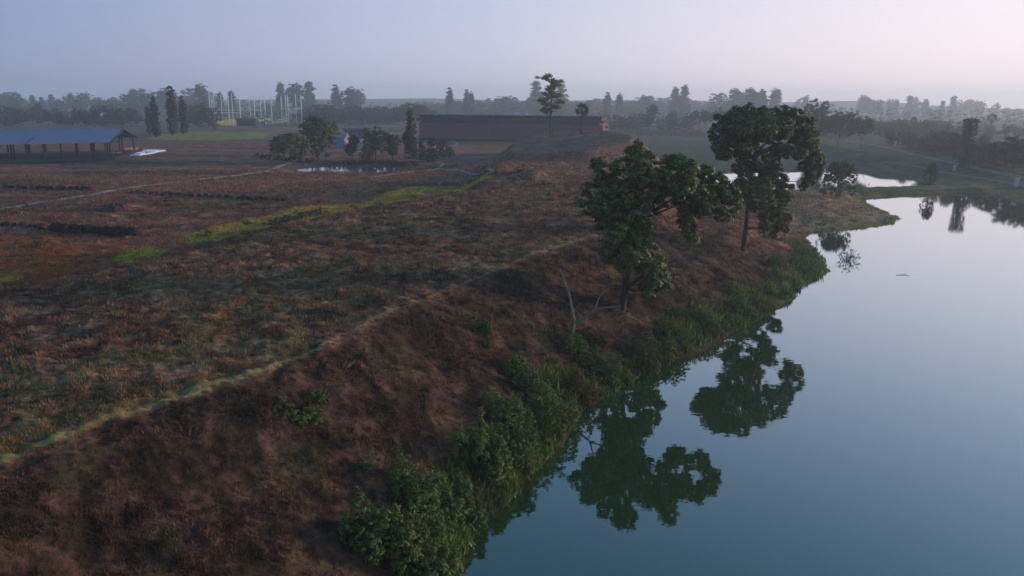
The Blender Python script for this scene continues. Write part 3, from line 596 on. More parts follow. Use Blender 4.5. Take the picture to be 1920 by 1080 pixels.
# --- single far trees that stand out on the skyline
SKY = [(529, 214, 154, 'tall', 'dark', 1.1, 'tall blue-grey skyline tree left of the rounded pair behind the white poles'), (557, 214, 151, 'round', 'dark', 1.05, 'large rounded skyline tree in the trio behind the white poles'), (582, 214, 152, 'tall', 'dark', 1.2, 'right-hand skyline tree of the trio behind the white poles'),
    (630, 205, 158, 'column', 'dark', 1.5, 'pointed small skyline tree right of the trio'), (650, 206, 161, 'multi', 'olive', 1.2, 'ragged olive skyline tree right of the pointed one'), (668, 206, 162, 'round', 'olive', 1, 'rounded olive skyline tree beside the ragged one'),
    (381, 226, 157, 'tall', 'brown', 1.5, 'big brownish tree just left of the white poles'), (437, 224, 170, 'tall', 'olive', 1.1, 'olive tree seen through the white poles'), (416, 224, 173, 'tall', 'dark', 1, 'grey narrow tree seen through the left white poles'), (500, 224, 190, 'wide', 'brown', 1.1, 'low brown tree between the two sets of white poles'), (517, 222, 186, 'wide', 'brown', 1.1, 'rusty brown bushy tree before the right set of white poles'),
    (843, 204, 163, 'column', 'dark', 1.3, 'dark pointed skyline tree over the brick building, left of three'), (875, 204, 166, 'column', 'dark', 1.3, 'dark pointed skyline tree over the brick building, middle of three'), (884, 204, 170, 'column', 'dark', 1.2, 'thin pointed skyline tree over the brick building, right of three'),
    (1004, 206, 152, 'tall', 'dark', 1.3, 'hazy tall tree behind the thin tree on the mound, left side'), (1050, 206, 158, 'tall', 'green', 1.3, 'hazy tree behind the thin tree on the mound, right side'), (1264, 214, 163, 'tall', 'olive', 1.1, 'pale tall twin tree left of the pair on the hazy skyline'), (1281, 214, 159, 'tall', 'olive', 1.1, 'pale tall twin tree right of the pair on the hazy skyline'),
    (1138, 206, 172, 'column', 'dark', 1.5, 'small pointed hazy tree right of the palm, left of two'), (1161, 206, 172, 'column', 'dark', 1.5, 'small pointed hazy tree right of the palm, right of two'),
    (1352, 206, 168, 'wide', 'dark', 1, 'low hazy tree at the left of the clump above the flat-crowned tree'), (1376, 208, 163, 'round', 'dark', 1.2, 'hazy double-topped tree in the clump above the flat-crowned tree'), (1405, 208, 160, 'round', 'dark', 1.1, 'tallest hazy tree in the clump above the flat-crowned tree'), (1427, 208, 166, 'tall', 'dark', 1.2, 'narrow hazy tree in the clump above the flat-crowned tree'), (1452, 208, 165, 'tall', 'dark', 1.4, 'hazy tree at the right of the clump above the flat-crowned tree')]
for a, b, c_, k, lf, wd, lb_ in SKY: far_tree(a, b+4, c_, k, lf, lb_, wide=wd, Y=rnd.uniform(620, 760))
# --- hazy right-hand tree line
ORD = ['leftmost', 'second from the left', 'third from the left', 'fourth from the left', 'fifth from the left', 'sixth from the left', 'seventh from the left', 'eighth from the left', 'ninth from the left', 'ninth from the right', 'eighth from the right', 'seventh from the right', 'sixth from the right', 'fifth from the right', 'fourth from the right', 'third from the right', 'second from the right', 'rightmost']
for i, (a, c_, wd) in enumerate([(1500, 178, 1.0), (1612, 177, 1.0), (1624, 179, 1.0), (1640, 184, 1.0), (1664, 183, .9), (1676, 186, 1.0), (1700, 179, 1.1), (1712, 182, 1.0), (1731, 184, .9), (1762, 188, .9), (1782, 180, 1), (1797, 186, 1.0), (1812, 183, 1.0), (1828, 186, 1.1), (1861, 191, .7), (1886, 200, 1.2), (1905, 202, 1.2), (1925, 198, 1.2)]):
    far_tree(a, 236, c_, rnd.choice(['round', 'round', 'multi', 'tall']), rnd.choice(['green', 'dark', 'olive']), 'hazy grey tree in the far tree line at the right, '+ORD[i], 'hazy far tree line at the right', wide=wd*1.2, Y=rnd.uniform(880, 1120))
for i, (a, b, c_) in enumerate([(1650, 244, 224), (1690, 246, 226), (1710, 250, 218), (1733, 252, 222), (1754, 254, 231), (1777, 258, 231), (1856, 252, 210), (1884, 256, 235)]):
    palm(a, b, c_, 'small hazy palm above the path row on the right bank, '+(ORD[:4]+ORD[-4:])[i], 'small palms above the path row')
# --- wooded background: belts of trees, each told by colour, outline and place
SHAPE = {'round': 'rounded', 'wide': 'broad', 'tall': 'tall', 'multi': 'ragged'}
NUM = ['', 'one', 'two', 'three', 'four', 'five', 'six', 'seven', 'eight', 'nine', 'ten']
NTH = ['leftmost', 'second', 'third', 'fourth', 'fifth', 'sixth', 'seventh', 'eighth', 'ninth', 'tenth']
def belt(rows, where, places, group, wide):
    rows.sort(key=lambda q: q[0]); base = []
    for a, yt, k, lf, Y in rows:
        pl = [t for lim, t in places if a < lim][0]; base.append(f'{lf} {SHAPE[k]} tree in the {where}, {pl}')
    for i, (a, yt, k, lf, Y) in enumerate(rows):
        same = [j for j in range(len(rows)) if base[j] == base[i]]; lb = base[i]
        if len(same) > 1: lb += f', {NTH[same.index(i)]} of {NUM[len(same)]}'
        far_tree(a, 236, yt, k, lf, lb, group, wide=wide, Y=Y)
LP = [(60, 'by the left edge'), (130, 'over the roof middle'), (225, 'over the roof gable'), (310, 'at the columnar trees'), (999, 'near the white poles')]
nearw = []; farw = []
for i in range(52):
    a = -30+i*8.3+rnd.uniform(-4, 4); near = i % 2
    if 265 < a < 350 and near: continue
    c_ = (197+rnd.uniform(-7, 8)) if near else (175+rnd.uniform(-8, 12)-(8 if a > 240 else 0))
    (nearw if near else farw).append((a, c_, rnd.choice(['round', 'wide', 'tall', 'round', 'multi']), rnd.choice(['brown', 'olive', 'brown', 'green', 'olive'] if near else ['dark', 'green', 'brown', 'olive']), rnd.uniform(350, 430) if near else rnd.uniform(680, 850)))
belt(nearw, 'nearer left wood', LP, 'nearer wood at the left', 1.3)
belt(farw, 'farther left wood', LP, 'farther wood at the left', 1.3)
belt([(575+i*9.5+rnd.uniform(-4, 4), 196+rnd.uniform(-8, 9), rnd.choice(['round', 'wide', 'wide']), rnd.choice(['brown', 'olive', 'green', 'olive', 'brown']), rnd.uniform(430, 600)) for i in range(26)],
    'park belt', [(640, 'by the white poles'), (720, 'above the pond'), (999, 'near the brick building')], 'tree belt behind the park road', 1.5)
belt([(800+i*25+rnd.uniform(-8, 8), 182+rnd.uniform(-6, 8), rnd.choice(['round', 'wide', 'wide']), rnd.choice(['olive', 'green', 'green', 'dark', 'brown']), rnd.uniform(760, 980)) for i in range(22)],
    'hazy far belt', [(930, 'over the brick building'), (1060, 'at the mound tree'), (1200, 'right of the palm'), (1999, 'past the upper lake')], 'hazy far belt behind the lake', 2.2)
belt([(1545+i*13+rnd.uniform(-6, 6), 219+i*.5+rnd.uniform(-5, 6), rnd.choice(['wide', 'wide', 'round']), rnd.choice(['green', 'olive', 'dark', 'brown', 'green']), rnd.uniform(310, 430)) for i in range(30)],
    'right bushy belt', [(1630, 'at the umbrella crowns'), (1720, 'above the path bend'), (1815, 'left of the ivy column'), (2999, 'right of the ivy column')], 'bushy belt beyond the bank path', 1.5)
# --- woods too far to tell apart
r = np.random.default_rng(20); lb = []
for i in range(900):
    a = r.uniform(-0.78, 0.78); q = math.exp(r.uniform(math.log(680), math.log(1350))); x, y = math.sin(a)*q, math.cos(a)*q; s = r.uniform(4, 8); lb.append((x, y, hz(x, y)+s*0.8, s*1.3, s*1.3, s))
for i in range(420):
    a = r.uniform(-0.78, 0.78); q = r.uniform(430, 680); x, y = math.sin(a)*q, math.cos(a)*q; s = r.uniform(2, 4); lb.append((x, y, hz(x, y)+s*0.8, s*1.6, s*1.4, s))
V, F = crown_np(lb, 80000, 0.75, r, 1.3, 0.7, pn=12000); stuff(link('distant_woods', mesh_np('distant_woods', V, F, 4), mat('distant_foliage', (0.06, 0.075, 0.04), 0.8, island=True, col2=(0.035, 0.045, 0.028))))
# ------------------------------------------------------------------ blue-roofed shelter
BLUE = mat('blue_roof_sheet', (0.12, 0.165, 0.235), 0.55, var=0.15, scale=0.4)
DARKM = mat('dark_steel', (0.018, 0.02, 0.026), 0.6, var=0.2)
zg = 3.0; ze = zg+3.7
fr_ = Vector((*unp(206, 266, ze), ze)); bk = Vector((*unp(277, 252, ze), ze)); fl_ = Vector((*unp(-170, 273, ze), ze))
ax = (fl_-fr_); ax.z = 0; Lr = ax.length; ax.normalize(); cr = Vector((-ax.y, ax.x, 0)); cr = cr if cr.y > 0 else -cr
span = 25.0
t = thing('open_shelter', 'long open-sided shelter with a blue pitched roof at the left edge', 'shelter', (fr_.x, fr_.y, 0))
sk = (bk-fr_); sk.z = 0; sk = sk.normalized()*span          # the gable end runs back at a slant
def sp(u, v, z): p = ax*u+sk*v; return (p.x, p.y, z)
rise = 2.3
def slab(nm, a, b, m, th=0.18):
    V = a+b; n = len(a); W = V+[(x, y, z-th) for x, y, z in V]; k = len(V); F = []
    for i in range(n-1): F += [(i, i+1, n+i+1, n+i), (k+i, k+n+i, k+n+i+1, k+i+1)]
    F += [(0, n, k+n, k), (n-1, k+n-1, k+2*n-1, 2*n-1)]
    for i in range(n-1): F += [(i, k+i, k+i+1, i+1), (n+i, n+i+1, k+n+i+1, k+n+i)]
    return link(nm, poly_mesh(nm, W, F), m, t)
us = np.linspace(0, Lr, 12)
for i in range(11):
    slab('roof_panel', [sp(us[i]+0.006, 0, ze), sp(us[i+1]-0.006, 0, ze)], [sp(us[i]+0.006, .5, ze+rise), sp(us[i+1]-0.006, .5, ze+rise)], BLUE)
    slab('roof_panel', [sp(us[i]+0.006, 1, ze), sp(us[i+1]-0.006, 1, ze)], [sp(us[i]+0.006, .502, ze+rise), sp(us[i+1]-0.006, .502, ze+rise)], BLUE)
def tube_part(nm, a, b, r_, m, par, s=6): v, f = tubes_np([([a, b], [r_, r_])], s); return link(nm, poly_mesh(nm, v, f), m, par)
tube_part('ridge_cap', sp(-0.1, .5, ze+rise+0.03), sp(Lr, .5, ze+rise+0.03), 0.14, BLUE, t)
for u in (0.0, us[5], us[10]):
    tube_part('rafter', sp(u-.1, 0, ze-.15), sp(u-.1, .5, ze+rise-.2), 0.2, DARKM, t); tube_part('rafter', sp(u-.1, 1, ze-.15), sp(u-.1, .5, ze+rise-.2), 0.2, DARKM, t); tube_part('tie_beam', sp(u-.1, .02, ze-.2), sp(u-.1, .98, ze-.2), 0.12, DARKM, t)
for u in list(us[:-1:1]):
    for v_ in (0.06, 0.5, 0.94):
        p = sp(u+0.4, v_, 0); zb = hz(p[0]+fr_.x, p[1]+fr_.y); tube_part('post', (p[0], p[1], zb-.3), (p[0], p[1], ze-0.05 if v_ != .5 else ze+rise-.3), 0.17, DARKM, t)
V = [sp(-1, -.06, zg+.1), sp(Lr, -.06, zg+.1), sp(Lr, 1.03, zg+.1), sp(-1, 1.03, zg+.1)]; V = V+[(x, y, z+.5) for x, y, z in V]
link('floor_slab', poly_mesh('floor_slab', V, [(3, 2, 1, 0), (4, 5, 6, 7), (0, 1, 5, 4), (1, 2, 6, 5), (2, 3, 7, 6), (3, 0, 4, 7)]), mat('dark_earth_floor', (0.045, 0.04, 0.042), 0.9), t)
def drape(name, pix, m, label, cat, lift=0.12, amp=0.12, n=26, seed=1):
    Pp = [ground(a, b) for a, b in pix]; c = sum(Pp, Vector())/len(Pp); V = [(0, 0, hz(c.x, c.y)+lift-c.z+amp)]; r = np.random.default_rng(seed); F = []
    ring = []
    for a, b in zip(Pp, Pp[1:]+Pp[:1]):
        for k in range(6): ring.append(a.lerp(b, k/6))
    m_ = len(ring); rows = [0.3, 0.6, 0.85, 1.0]
    for q in rows:
        for p in ring:
            x, y = c.x+(p.x-c.x)*q, c.y+(p.y-c.y)*q; V.append((x-c.x, y-c.y, hz(x, y)-c.z+(lift+amp*r.random() if q < 1 else 0.01)))
    for i in range(m_): F.append((0, 1+i, 1+(i+1) % m_))
    for k in range(3):
        for i in range(m_): j = (i+1) % m_; F.append((1+k*m_+i, 1+(k+1)*m_+i, 1+(k+1)*m_+j, 1+k*m_+j))
    me = poly_mesh(name, V, F); o = link(name, me, m, None, c); return tag(o, label, cat)
drape('white_sheet', [(222, 293), (262, 292), (288, 288), (313, 283), (290, 281), (250, 286)], mat('white_sheeting', (0.72, 0.73, 0.76), 0.6), 'white plastic sheet spread on the ground by the shelter gable', 'sheet', 0.15, 0.3)
drape('soil_heap', [(203, 294), (222, 292), (250, 285), (262, 280), (240, 279), (215, 286)], mat('orange_soil', (0.30, 0.14, 0.09), 0.95), 'heap of orange soil between the shelter and the white sheet', 'soil heap', 0.3, 0.5)
drape('red_cover', [(266, 282), (278, 281), (277, 278), (267, 279)], mat('red_cloth', (0.5, 0.05, 0.04), 0.7), 'small red cover lying at the end post of the shelter', 'cover', 0.12, 0.2)
o = drape('earth_heap', [(200, 396), (214, 398), (234, 396), (228, 388), (212, 387)], mat('dark_earth', (0.05, 0.035, 0.03), 0.95, bump=0.4), 'small dark heap of earth at the corner of the red square trench', 'earth heap', 0.4, 0.3)
# ------------------------------------------------------------------ long brick building
BRICK = mat('brown_red_wall', (0.19, 0.075, 0.065), 0.85, var=0.25, scale=1.2); ROOFD = mat('dark_roof', (0.05, 0.035, 0.036), 0.8, var=0.25, scale=2); BAND = mat('blue_band', (0.035, 0.05, 0.13), 0.5, var=.1); PALEW = mat('pale_trim', (0.5, 0.5, 0.52), 0.7)
Yb = 262.0
bl = at(786, 255, Yb); br = at(1129, 255, Yb-14); zt = at(786, 212, Yb).z; z0 = min(bl.z, hz(bl.x, bl.y))-1
ang = math.atan2(br.y-bl.y, br.x-bl.x); W_ = math.hypot(br.x-bl.x, br.y-bl.y)
t = thing('long_building', 'long low brown-red building with stepped dark roof behind the mound', 'building', (bl.x, bl.y, 0), ang)
D_ = 16.0
n_ = 12; ws = np.linspace(0, W_, n_+1)
for i in range(n_): boxes('wall_panel', [(ws[i]+.04, ws[i+1]-.04, 0, .4, z0, zt-3.1)], BRICK, t)
boxes('wall', [(0.1, W_-.1, .5, D_, z0, zt-2.6)], BRICK, t)
boxes('side_wall', [(W_-.06, W_+.12, 0, D_, z0, zt-3.1)], BRICK, t)
boxes('plinth', [(-.1, W_+.2, -.15, -.003, z0, z0+1.6)], ROOFD, t)
boxes('blue_band', [(0.8, W_-1.2, .1, .35, zt-3.09, zt-2.4)], BAND, t)
boxes('lower_roof', [(-.5, W_+.4, -.9, D_+.5, zt-2.35, zt-1.75)], ROOFD, t)
boxes('clerestory', [(0, W_-.5, 1.2, D_-1, zt-1.74, zt-.95)], BRICK, t)
boxes('upper_roof', [(-.3, W_-.2, .4, D_-.2, zt-.94, zt-.45)], ROOFD, t)
for i in range(0, 6): boxes('roof_seam', [(W_*(.09+.16*i), W_*(.09+.16*i)+.22, .36, 1.0, zt-.44, zt-.3)], PALEW, t)
boxes('end_trim', [(W_-.9, W_+.35, -.3, -.005, zt-3.2, zt-2.36)], PALEW, t)
# ------------------------------------------------------------------ white pole frame
WH = mat('white_paint', (0.72, 0.73, 0.74), 0.6, var=.08)
Yp = 430.0; o0 = at(395, 222, Yp); zb = hz(o0.x, o0.y)
t = thing('pole_frame', 'open frame of tall white poles with a low cross rail in the park', 'pole frame', (o0.x, o0.y, zb))
for i, a in enumerate([395, 399, 403, 417, 430, 437, 451, 470, 478, 490, 498, 510, 529, 537, 541, 556, 566]):
    q = Yp+(9 if i % 2 else 0); p = at(a, 222, q); tp_ = at(a, 176+(i*7 % 5), q).z-zb; tube_part('pole', (p.x-o0.x, p.y-o0.y, -1), (p.x-o0.x, p.y-o0.y, tp_), 0.25 if i % 2 == 0 else 0.2, WH, t)
for a0, a1, q, yy in [(399, 492, Yp+4, 206), (405, 450, Yp+9, 211), (529, 567, Yp+4, 204), (470, 498, Yp+9, 214)]:
    p = at(a0, yy, q); p2 = at(a1, yy, q); tube_part('cross_rail', (p.x-o0.x, p.y-o0.y, p.z-zb), (p2.x-o0.x, p2.y-o0.y, p.z-zb), 0.2, WH, t)
# ------------------------------------------------------------------ small buildings
def house(name, px, yb, yt, wpx, m, rm, label, Y=None, depth=7, flat=False, win=True):
    g = at(px, yb, Y) if Y else ground(px, yb); g.z = hz(g.x, g.y); Wd = pxm(wpx, g.y); h = max(2.4, pxm(yb-yt, g.y))
    t = thing(name, label, 'building', g); wl = h*(0.8 if flat else 0.66)
    boxes('wall', [(-Wd/2, Wd/2, 0, depth, -1, wl)], m, t)
    if flat: boxes('roof', [(-Wd/2-.5, Wd/2+.5, -.6, depth+.5, wl+.003, h)], rm, t)
    else:
        V = [(-Wd/2-.4, -.5, wl), (Wd/2+.4, -.5, wl), (Wd/2+.4, depth+.5, wl), (-Wd/2-.4, depth+.5, wl), (-Wd/2-.4, depth/2, h), (Wd/2+.4, depth/2, h)]
        link('roof', poly_mesh('roof', V, [(0, 1, 5, 4), (2, 3, 4, 5), (0, 4, 3), (1, 2, 5), (3, 2, 1, 0)]), rm, t)
    if win:
        k = max(2, int(Wd/3.2))
        for i in range(k): x = -Wd/2+Wd*(i+.5)/k; boxes('window', [(x-.5, x+.5, -.05, -.004, wl*.35, wl*.75)], MATS['blue_band'], t)
    return t
GREYW = mat('grey_wall', (0.22, 0.22, 0.24), .85, var=.1); REDR = mat('red_brown_roof', (0.16, 0.07, 0.06), .85); GREYR = mat('grey_roof', (0.2, 0.21, 0.25), .7); WHW = mat('whitewash', (0.48, 0.46, 0.43), .8, var=.1); DKB = mat('dark_cabin', (0.03, 0.028, 0.045), .7)
house('cabin', 461, 236, 222, 34, DKB, mat('cabin_roof', (0.11, 0.10, 0.12), .7), 'small dark flat-roofed cabin beside the yellow flower field', flat=True, depth=6, win=False)
house('park_pavilion', 622, 222, 201, 30, GREYW, GREYR, 'grey flat-roofed pavilion right of the white poles', flat=True, depth=8)
house('shed', 636, 272, 246, 20, mat('pale_blue_wall', (0.25, 0.3, 0.4), .7), GREYR, 'small pale blue-grey shed half hidden behind the taller willow', depth=5, Y=215, win=False)
house('white_shelter', 672, 268, 255, 26, WHW, WHW, 'small white-roofed hut behind the dark rounded pond tree', depth=5, Y=212, win=False)
house('hut', 666, 258, 238, 38, mat('tan_wall', (0.2, 0.16, 0.14), .8), GREYR, 'low tan hut between the willows and the slim tall tree', depth=6, Y=262, flat=True)
house('far_house', 905, 204, 188, 36, REDR, REDR, 'far long house with a red-brown roof over the brick building', Y=560, depth=12)
house('far_house', 938, 206, 190, 14, REDR, REDR, 'far square red-brown house beside the long red-roofed one', Y=545, depth=9)
house('far_house', 980, 206, 193, 18, GREYW, GREYR, 'far pale grey house left of the thin tree on the mound', Y=600, depth=10)
house('far_house', 762, 206, 190, 9, WHW, GREYR, 'tiny far white house above the slim tall tree', Y=640, depth=9)
house('far_house', 178, 214, 200, 9, WHW, GREYR, 'tiny far white house in the wood over the blue roof', Y=470, depth=9)
house('far_house', 1195, 214, 198, 22, GREYW, REDR, 'far low house with a dull roof left of the pale twin trees', Y=620, depth=9)
# ------------------------------------------------------------------ white stone posts
def post(px, yb, yt, wpx, label):
    g = ground(px, yb); h = at(px, yt, g.y).z-g.z; q = pxm(wpx, g.y)/2; t = thing('stone_post', label, 'post', g, 0, 'white stone posts on the right bank')
    boxes('shaft', [(-q*.8, q*.8, -q*.8, q*.8, -.3, h*.86)], WHW, t); boxes('cap', [(-q, q, -q, q, h*.86+.003, h)], WHW, t)
post(1789, 321, 310, 5, 'white stone post at the foot of the ivy column'); post(1905, 349, 334, 8, 'white stone post on the bank at the right edge'); post(1678, 275, 264, 4, 'white stone post beside the bank path near the bend')
# ------------------------------------------------------------------ shrubs of the near bank
def bush(name, px, py, wpx, hpx, leafm, n, leaf, label, seed, up=0.35, cat='shrub', flat=1.0):
    g = ground(px, py); Wd = pxm(wpx, g.y)/2; h = pxm(hpx, g.y)*1.15; r = np.random.default_rng(seed); lb = []
    for i in range(20):
        a = r.uniform(0, 6.28); q = Wd*0.85*math.sqrt(r.random()); x, y = q*math.cos(a), q*math.sin(a)*0.8; z = hz(g.x+x, g.y+y)-g.z; e_ = h*r.uniform(0.22, 0.5)*(1.15-q/Wd*0.6); k = r.uniform(.18, .36)
        lb.append((x, y, z+e_*0.9, Wd*k, Wd*k, e_))
        if i % 2: lb.append((x+r.normal()*Wd*.12, y, z+e_*1.7, Wd*.09, Wd*.09, e_*.5))
    V, F = crown_np(lb, int(n*3.4), leaf*.55, r, Wd*0.1, 0.6, up)
    t = thing(name, label, cat, g); link('foliage', mesh_np('foliage', V, F, 4), leafm, t)
    ps = []
    for x, y, z, a, b, c_ in lb[::2]: ps.append((curve_pts((x*.25, y*.25, min(0, z)-.3), (x, y, z), 4, .06, r), [.03, .025, .018, .01]))
    v, f = tubes_np(ps, 5); link('stems', poly_mesh('stems', v, f), BARK, t)
    return t
B = [(705, 1030, 130, 110, 'bush', 5200, .075, 'big leafy shrub at the bottom of the bank, left of the corner pair'), (800, 1060, 150, 130, 'bush', 5200, .08, 'largest leafy shrub at the water edge at the bottom of the picture'), (790, 955, 150, 90, 'bush', 5200, .07, 'wide bright-topped shrub just above the largest shore shrub'), (868, 968, 90, 85, 'bright', 3400, .065, 'lighter green shrub overhanging the water near the bottom'),
    (905, 870, 110, 100, 'bush', 4600, .075, 'dark shrub on the lower slope above the shore bend'), (965, 865, 90, 100, 'bush', 4600, .07, 'tall leafy shrub leaning over the shore bend'), (950, 790, 100, 60, 'bush', 3800, .07, 'rounded shrub on the slope above the shore bend'), (1030, 790, 110, 75, 'bush', 4200, .07, 'spreading shrub at the water by the reed clump'),
    (1000, 745, 70, 45, 'bush', 3000, .07, 'mid-sized shrub between the dark round shrub and the water'), (972, 706, 62, 42, 'bush', 3200, .075, 'dark green round shrub alone on the slope below the bare tree'), (906, 622, 36, 26, 'bright', 1800, .065, 'small bright green shrub alone high on the slope'), (912, 648, 22, 14, 'bush', 900, .06, 'tiny green shrub just below the small bright one'),
    (1085, 745, 60, 70, 'reed', 3400, .06, 'olive and rust reed clump at the water below the bare tree'), (1085, 668, 70, 36, 'bright', 2400, .065, 'light green shrub at the foot of the bare tree'), (1140, 700, 80, 50, 'bush', 3200, .07, 'shrub at the water right of the reed clump'), (1195, 682, 80, 48, 'olive', 2800, .07, 'olive shrub on the shore below the nearest leafy tree'), (1262, 640, 60, 50, 'bright', 2400, .07, 'upright light green shrub on the shore between the two leafy trees'),
    (1240, 665, 70, 40, 'bush', 2400, .07, 'dark low shrub on the shore below the upright light one'), (1330, 610, 70, 34, 'bush', 2400, .07, 'low shrub on the bank before the overhanging shore'), (1390, 585, 60, 26, 'bush', 1800, .07, 'low flat shrub on the bank nearer the green shore patch'), (600, 745, 40, 16, 'bush', 1600, .06, 'small dark green shrub on the slope at centre left'), (555, 775, 80, 10, 'bush', 1800, .055, 'flat green shrub patch on the slope at centre left'),
    (1120, 640, 50, 26, 'olive', 1600, .07, 'small olive shrub right of the bare tree foot'), (1460, 500, 50, 26, 'bush', 1800, .08, 'low shrub at the upper side of the green shore patch'), (685, 880, 30, 16, 'bush', 800, .05, 'tiny dark shrub low on the slope above the big shore shrubs')]
for i, (a, b, c_, d_, lf, n_, lv, lb_) in enumerate(B): bush('shrub' if lf != 'reed' else 'reed_clump', a, b, c_*1.2, d_*1.1, LEAF[lf], n_, lv, lb_, 300+i, up=0.35 if lf != 'reed' else 0.0)
# half-drowned shrub
p = unp(1585, 488, 0); g = Vector((p[0], p[1], 0)); r = np.random.default_rng(77); ps = []; tipl = []
for i in range(46):
    a = r.uniform(0, 6.28); q = r.uniform(.4, 1.5); hh = r.uniform(.4, 1.5)*(1.2-q*.35); e_ = (q*math.cos(a)+.2, q*math.sin(a)*.7, hh); ps.append((curve_pts((r.normal()*.2, r.normal()*.15, -.5), e_, 5, .08, r), [.03, .024, .018, .012, .006])); tipl.append((e_[0]*.85, e_[1]*.85, hh*.8, .2))
t = thing('drowned_shrub', 'twiggy half-drowned shrub standing in the water off the green shore', 'shrub', g); v, f = tubes_np(ps, 4); link('twigs', poly_mesh('twigs', v, f), mat('wet_twigs', (.06, .055, .045), .8), t)
V, F = crown_np(tipl, 900, .035, r, .14, .4); link('foliage', mesh_np('foliage', V, F, 4), LEAF['olive'], t)
p = unp(1692, 516, 0.02); v, f = tubes_np([([(-.6, 0, .02), (-.2, .15, .04), (.25, .1, .03), (.6, -.2, .02)], [.018, .02, .018, .008]), ([(.1, .1, .03), (.35, .45, .06), (.6, .5, .03)], [.02, .016, .008])], 5)
tag(link('floating_branch', poly_mesh('floating_branch', v, f), MATS['wet_twigs'], None, (p[0], p[1], 0)), 'thin broken branch floating on the open water', 'branch')
# hedges and reed fringe
def hedge(pix, hgt, leafm, n, leaf, label, seed, wd=.8, name='hedge'):
    G_ = [ground(a, b) for a, b in pix]; c = G_[0]; r = np.random.default_rng(seed); lb = []
    for a, b in zip(G_[:-1], G_[1:]):
        k = max(2, int((b-a).length/.9))
        for i in range(k): p = a.lerp(b, i/k); z = hz(p.x, p.y); lb.append((p.x-c.x, p.y-c.y+r.normal()*.2, z-c.z+hgt*.4, wd*r.uniform(.7, 1.2), wd*r.uniform(.7, 1.2), hgt*r.uniform(.4, .7)))
    V, F = crown_np(lb, n, leaf, r, .25, .6); return tag(link(name, mesh_np(name, V, F, 4), leafm, None, c), label, 'hedge')
hedge([(108, 432), (150, 436), (200, 441), (262, 445)], .7, LEAF['scrub'], 7000, .09, 'thick dark hedge at the top of the rust-coloured field', 401, .6)
hedge([(-40, 421), (40, 425), (108, 431)], .25, LEAF['scrub'], 3000, .09, 'thin dark hedge running left from the thick one', 402, .25)
hedge([(245, 363), (320, 366), (400, 370), (470, 374), (540, 378)], .3, LEAF['scrub'], 5000, .12, 'dark hedge line across the middle of the old fields', 403, .22)
hedge([(-40, 352), (60, 354), (180, 356)], .35, LEAF['scrub'], 4000, .14, 'dark hedge line left of the long field path', 404, .25)
hedge([(618, 309), (660, 307), (710, 307), (760, 310), (790, 308)], .7, LEAF['dark'], 7000, .15, 'dark reedy hedge along the far side of the small pond', 405, 1.3)
hedge([(480, 297), (520, 300), (560, 304), (590, 306)], 1.0, LEAF['dark'], 3000, .15, 'low dark hedge under the spreading willow', 406, 1.0)
hedge([(505, 425), (560, 408), (610, 398)], .6, LEAF['brown'], 2600, .09, 'brown scrubby hedge below the lower yellow strip', 407, .8)
hedge([(1130, 250), (1200, 252), (1300, 253)], 1.0, LEAF['olive'], 3000, .25, 'pale reed fringe along the far shore of the upper lake', 408, 1.8)
# ------------------------------------------------------------------ grass
def blades(name, n, amin, amax, rmin, rmax, hfun, nb, seed, keep=None, tone=None, pw=1.0):
    r = np.random.default_rng(seed); a = r.uniform(amin, amax, n)*math.pi/180; q = np.exp(r.uniform(math.log(rmin), math.log(rmax), n)); x = np.sin(a)*q; y = np.cos(a)*q
    cl = fbm(x*.7, y*.7, 61, 3); k = r.random(n) < S((cl-.36)/.2)*.9+.1; x, y, q = x[k], y[k], q[k]
    dw = np.minimum(sdist(x, y, LAKE1), sdist(x, y, LAKE2)); k = dw > .15
    if keep is not None: k &= keep(x, y, dw)
    x, y, q, dw = x[k], y[k], q[k], dw[k]; z = height(x, y); c = tone(x, y) if tone else ground_color(x, y); m = len(x)
    h = hfun(x, y, q, dw)*r.uniform(.5, 1.3, m)*(.35+.65*S(sdist(x, y, CRESTW, False)/.8)); X = np.repeat(x, nb); Y = np.repeat(y, nb); Z = np.repeat(z, nb); H = np.repeat(h, nb); Q = np.repeat(q, nb); k = len(X)
    th = r.uniform(0, 6.28, k); sp_ = H*r.uniform(.1, .55, k); bx = X+r.normal(size=k)*H*.45; by = Y+r.normal(size=k)*H*.45; wv = H*.10+Q*.00028; d = r.uniform(0, 6.28, k)
    V = np.empty((k, 3, 3)); V[:, 0] = np.column_stack([bx-np.cos(d)*wv, by-np.sin(d)*wv, Z-.05]); V[:, 1] = np.column_stack([bx+np.cos(d)*wv, by+np.sin(d)*wv, Z-.05]); V[:, 2] = np.column_stack([bx+np.cos(th)*sp_, by+np.sin(th)*sp_, Z+H*r.uniform(.5, 1, k)])
    col = np.repeat(np.repeat(c, nb, 0)*r.uniform(.45, 1.75, (k, 1)), 3, 0)
    return stuff(link(name, mesh_np(name, V.reshape(-1, 3), np.arange(3*k), 3, col), mat('grass_blades', (.1, .08, .05), .85, var=.35, island=True, attr='tone', trans=.25)))
blades('dry_grass', 190000, -44, 44, 15, 150, lambda x, y, q, dw: .085+.0017*q, 5, 501)
def lushtone(x, y):
    n = fbm(x*1.1, y*1.1, 66, 3); c = np.tile(np.array([.10, .155, .035]), (len(x), 1)); c = mixc(c, S((n-.5)/.12), (.18, .26, .05)); return mixc(c, S((.44-n)/.1)*.6, (.085, .07, .035))
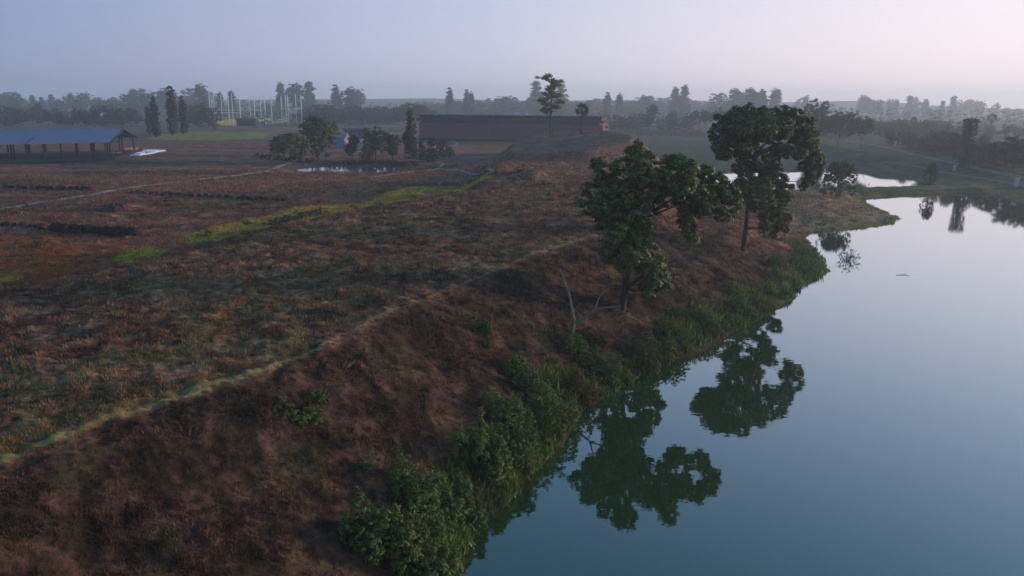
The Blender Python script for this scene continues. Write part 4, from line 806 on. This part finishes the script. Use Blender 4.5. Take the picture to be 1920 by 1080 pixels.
blades('shore_weeds', 120000, -12, 32, 20, 90, lambda x, y, q, dw: .22+.003*q, 5, 502, lambda x, y, dw: dw < .8+3.4*fbm(x*.35, y*.35, 67, 3)**1.2+2.6*S(-sdist(x, y, LUSH)), lushtone)

# coarse weed tufts that stand out of the short grass
def tufts(name, n, seed):
    r = np.random.default_rng(seed); a = r.uniform(-44, 40, n)*math.pi/180; q = np.exp(r.uniform(math.log(16), math.log(110), n)); x = np.sin(a)*q; y = np.cos(a)*q
    dw = np.minimum(sdist(x, y, LAKE1), sdist(x, y, LAKE2)); k = (dw > .4) & (sdist(x, y, CRESTW, False) > .7) & (fbm(x*.25, y*.25, 81, 3)+r.random(n)*.25 > .55); k &= q > 24+14*r.random(n); x, y, q = x[k], y[k], q[k]; m = len(x); nb = 26; z = height(x, y)
    pal = np.array([(.085, .08, .035), (.12, .125, .04), (.2, .15, .085), (.17, .085, .045), (.06, .05, .03), (.26, .2, .12)])
    c = pal[r.choice(6, m, p=[.25, .2, .15, .12, .2, .08])]; h = r.uniform(.15, .38, m)*(1+q/120); R_ = h*r.uniform(.8, 1.6, m)
    X, Y, Z, H, R2, Q = [np.repeat(v, nb) for v in (x, y, z, h, R_, q)]; k = len(X); th = r.uniform(0, 6.28, k); rr = np.sqrt(r.random(k))
    bx = X+np.cos(th)*rr*R2*.6; by = Y+np.sin(th)*rr*R2*.6; wv = H*.05+Q*.0003; d = r.uniform(0, 6.28, k); ln = R2*rr*.7+r.normal(size=k)*.04; zt = Z+H*(1.05-.6*rr)*r.uniform(.6, 1, k)
    V = np.empty((k, 3, 3)); V[:, 0] = np.column_stack([bx-np.cos(d)*wv, by-np.sin(d)*wv, Z-.08]); V[:, 1] = np.column_stack([bx+np.cos(d)*wv, by+np.sin(d)*wv, Z-.08]); V[:, 2] = np.column_stack([bx+np.cos(th)*ln, by+np.sin(th)*ln, zt])
    return stuff(link(name, mesh_np(name, V.reshape(-1, 3), np.arange(3*k), 3, np.repeat(np.repeat(c, nb, 0)*r.uniform(.6, 1.5, (k, 1)), 3, 0)), MATS['grass_blades']))
tufts('weed_tufts', 3400, 601)
